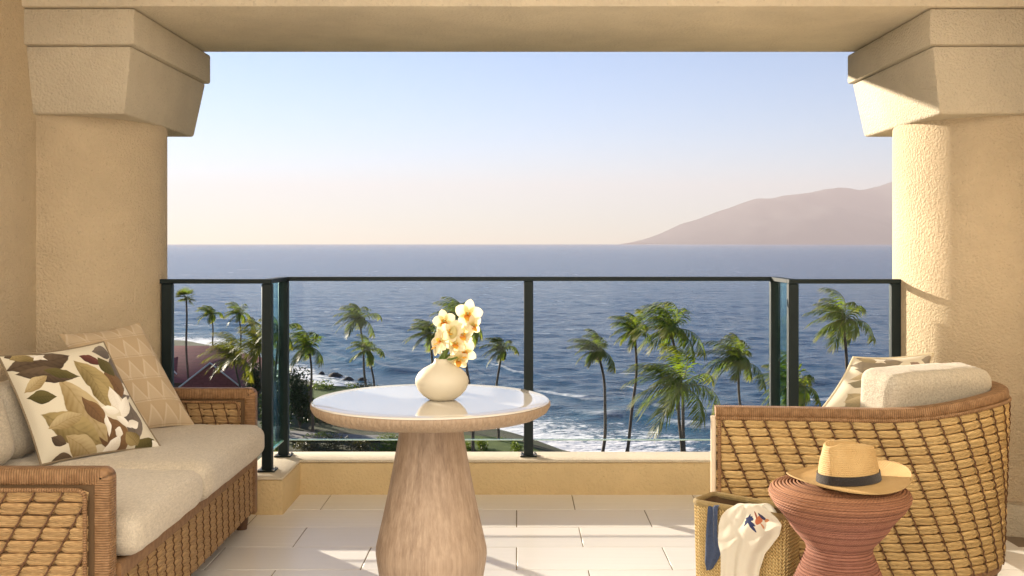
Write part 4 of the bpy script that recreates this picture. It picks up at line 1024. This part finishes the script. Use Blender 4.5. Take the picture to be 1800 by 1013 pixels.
def bush(name, label, cat, px, py, d, wpx, hpx, mat, n, leaf, seed, group=None, depth=None):
    c = at(px, py, d); w = wpx * d / F / 2; h = hpx * d / F / 2
    base = Vector((c.x, d, LAND)); root = empty(name, base, label, cat, group)
    m = MB(); crown_mesh(m, c, (w * 1.15, (depth or w), h * 1.2), n, leaf, seed, 14); m.build('foliage' if cat != 'tree' else 'crown', M[mat], root, smooth=False)
    m = MB()
    for k in range(5):
        e = c + Vector((rnd.uniform(-.5, .5) * w, rnd.uniform(-.5, .5) * w, rnd.uniform(-.2, .4) * h)); m.tube([base - Vector((0, 0, .2)), base.lerp(e, .5) + Vector((0, 0, .1)), e], [.10 if cat == 'tree' else .04, .06 if cat == 'tree' else .03, .015], 5)
    m.build('trunk' if cat == 'tree' else 'branches', M['trunk'], root)
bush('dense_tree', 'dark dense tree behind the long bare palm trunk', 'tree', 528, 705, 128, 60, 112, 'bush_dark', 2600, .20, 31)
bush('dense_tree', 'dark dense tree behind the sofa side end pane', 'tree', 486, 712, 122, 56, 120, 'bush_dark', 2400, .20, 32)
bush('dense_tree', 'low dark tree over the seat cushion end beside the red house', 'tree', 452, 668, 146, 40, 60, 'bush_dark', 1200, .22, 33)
SG = 'shrubs in the garden below'
for i, (lab, px, py, d, w, h, mt, n_) in enumerate([
    ('olive hedge clump under the table edge nearest the sofa', 545, 785, 113.5, 62, 26, 'bush_dry', 900), ('dry hedge clump at the foot of the bare palm trunk', 590, 781, 114.5, 60, 30, 'bush_dry', 900), ('greyish hedge clump halfway to the table base', 636, 786, 113, 60, 24, 'bush_dry', 800),
    ('green hedge clump beside the table base, sofa side', 684, 786, 113, 56, 26, 'bush', 800), ('small bright shrub at the bottom of the tinted end pane', 487, 785, 114, 30, 24, 'bush', 500),
    ('round clipped green shrub between table base and railing post', 846, 783, 113, 27, 24, 'bush', 700), ('small bright shrub next to the middle railing post', 907, 787, 112.5, 22, 18, 'bush', 500), ('shrub close to the table base on the armchair side', 818, 788, 113, 24, 20, 'bush', 500), ('low green mound on the lawn past the round shrub', 875, 776, 119, 44, 10, 'bush', 500),
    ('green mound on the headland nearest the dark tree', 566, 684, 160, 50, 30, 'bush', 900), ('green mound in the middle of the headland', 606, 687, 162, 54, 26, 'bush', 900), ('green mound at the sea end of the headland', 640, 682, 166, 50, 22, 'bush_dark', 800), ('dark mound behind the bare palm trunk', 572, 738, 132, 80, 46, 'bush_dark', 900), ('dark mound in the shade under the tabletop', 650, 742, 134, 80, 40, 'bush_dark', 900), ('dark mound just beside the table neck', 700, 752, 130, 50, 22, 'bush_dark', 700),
    ('low green mound behind the crossing palms', 668, 708, 146, 70, 34, 'bush', 700), ('dark mound on the near side of the garden path', 560, 768, 121, 70, 22, 'bush', 900), ('green mound under the middle of the tabletop', 620, 722, 142, 90, 30, 'bush', 1000), ('green mound over the garden path beside the table neck', 690, 772, 119, 60, 20, 'bush', 800), ('scrub clump under the bent palm by the surf', 838, 757, 133, 44, 10, 'bush_dark', 400)]):
    bush('shrub', lab, 'shrub', px, py, d, w, h, mt, n_, .11 if d < 125 else .15, 60 + i, SG, depth=1.6)
for i, (lab, px, py, w, h) in enumerate([('flat dark shore rock in the foam off the headland', 590, 662, 26, 7), ('small dark rock awash beside the crossing palms', 636, 668, 16, 5), ('tiny dark rock nearest the bare palm crown', 566, 658, 12, 6), ('dark rock at the water edge of the headland', 612, 668, 20, 6)]):
    p = atz(px, py, SEA); w_ = w * p.y / F / 2; h_ = h * p.y / F
    m = MB(); m.lathe([(0, h_), (w_ * .4, h_ * .9), (w_ * .75, h_ * .55), (w_, h_ * .1), (w_ * 1.05, -.6)], 18, (p.x, p.y, SEA), lambda q, a, i_: q * (1 + .35 * noise.noise(q * .9 + Vector((px, 0, 0)))))
    tag(m.build('rock', M['rock'], pivot=(p.x, p.y, SEA), angle=20), lab, 'rock', 'rocks along the shore')

# ------------------------------------------------------------------ red-roofed house
ho = empty('red_roof_house', (-54, 160, LAND), 'house with a broad red hip roof below the terrace', 'house')
def gable(mb, pts, faces): mb.add(pts, faces)
zr, ze = -14.35, -18.4
m = MB(); m.box(-66, -41, 152.5, 173, LAND - .3, ze + .1); m.build('wall', M['house_wall'], ho)
m = MB(); A = [(-68, 150, ze), (-39, 150, ze), (-39, 175.5, ze), (-68, 175.5, ze), (-60, 162.5, zr), (-46, 162.5, zr)]
m.add(A, [(0, 1, 5, 4), (1, 2, 5), (2, 3, 4, 5), (3, 0, 4), (0, 3, 2, 1)]); rf = m.build('roof', M['roof'], ho)
def wing(x0, x1, y0, y1, zz0, zz1, nm='porch_roof'):
    xm = (x0 + x1) / 2; m = MB(); m.add([(x0, y0, zz0), (xm, y0, zz1), (x1, y0, zz0), (x0, y1, zz0), (xm, y1, zz1), (x1, y1, zz0)], [(0, 1, 4, 3), (1, 2, 5, 4), (0, 2, 1), (3, 4, 5), (0, 3, 5, 2)])
    r_ = m.build(nm, M['roof'], ho)
    m = MB(); m.tube([(x0 - .05, y0 - .06, zz0), (xm, y0 - .06, zz1)], .11, 4); m.tube([(xm, y0 - .06, zz1), (x1 + .05, y0 - .06, zz0)], .11, 4); m.build('fascia', M['white_trim'], r_, pivot=PIV[r_.name])
    return r_
wing(-46.6, -38.0, 146.5, 160, -18.6, -15.2)
m = MB(); m.box(-45.6, -39, 148, 152.5, LAND - .3, -18.62); m.build('porch_wall', M['house_wall'], ho)
m = MB(); m.box(-45.1, -44.75, 146.9, 147.2, LAND - .3, -18.62); m.build('porch_post', M['white_trim'], ho)
m = MB(); m.box(-39.8, -39.45, 146.9, 147.2, LAND - .3, -18.62); m.build('porch_post', M['white_trim'], ho)
w2 = wing(-52.3, -48.9, 152.6, 160, -17.5, -15.6, 'dormer')
m = MB(); m.add([(-51.6, 152.5, -17.35), (-50.6, 152.5, -16.2), (-49.6, 152.5, -17.35)], [(0, 2, 1)]); m.build('louvre', M['louvre'], w2, pivot=PIV[w2.name])
for x in (-64, -60, -56, -52):
    m = MB(); m.box(x, x + 1.6, 152.4, 152.52, LAND + .6, -18.9); wd_ = m.build('window', M['white_trim'], ho)
    m = MB(); m.box(x + .12, x + 1.48, 152.36, 152.45, LAND + .72, -19.02); m.build('pane', M['window'], wd_, pivot=PIV[wd_.name])
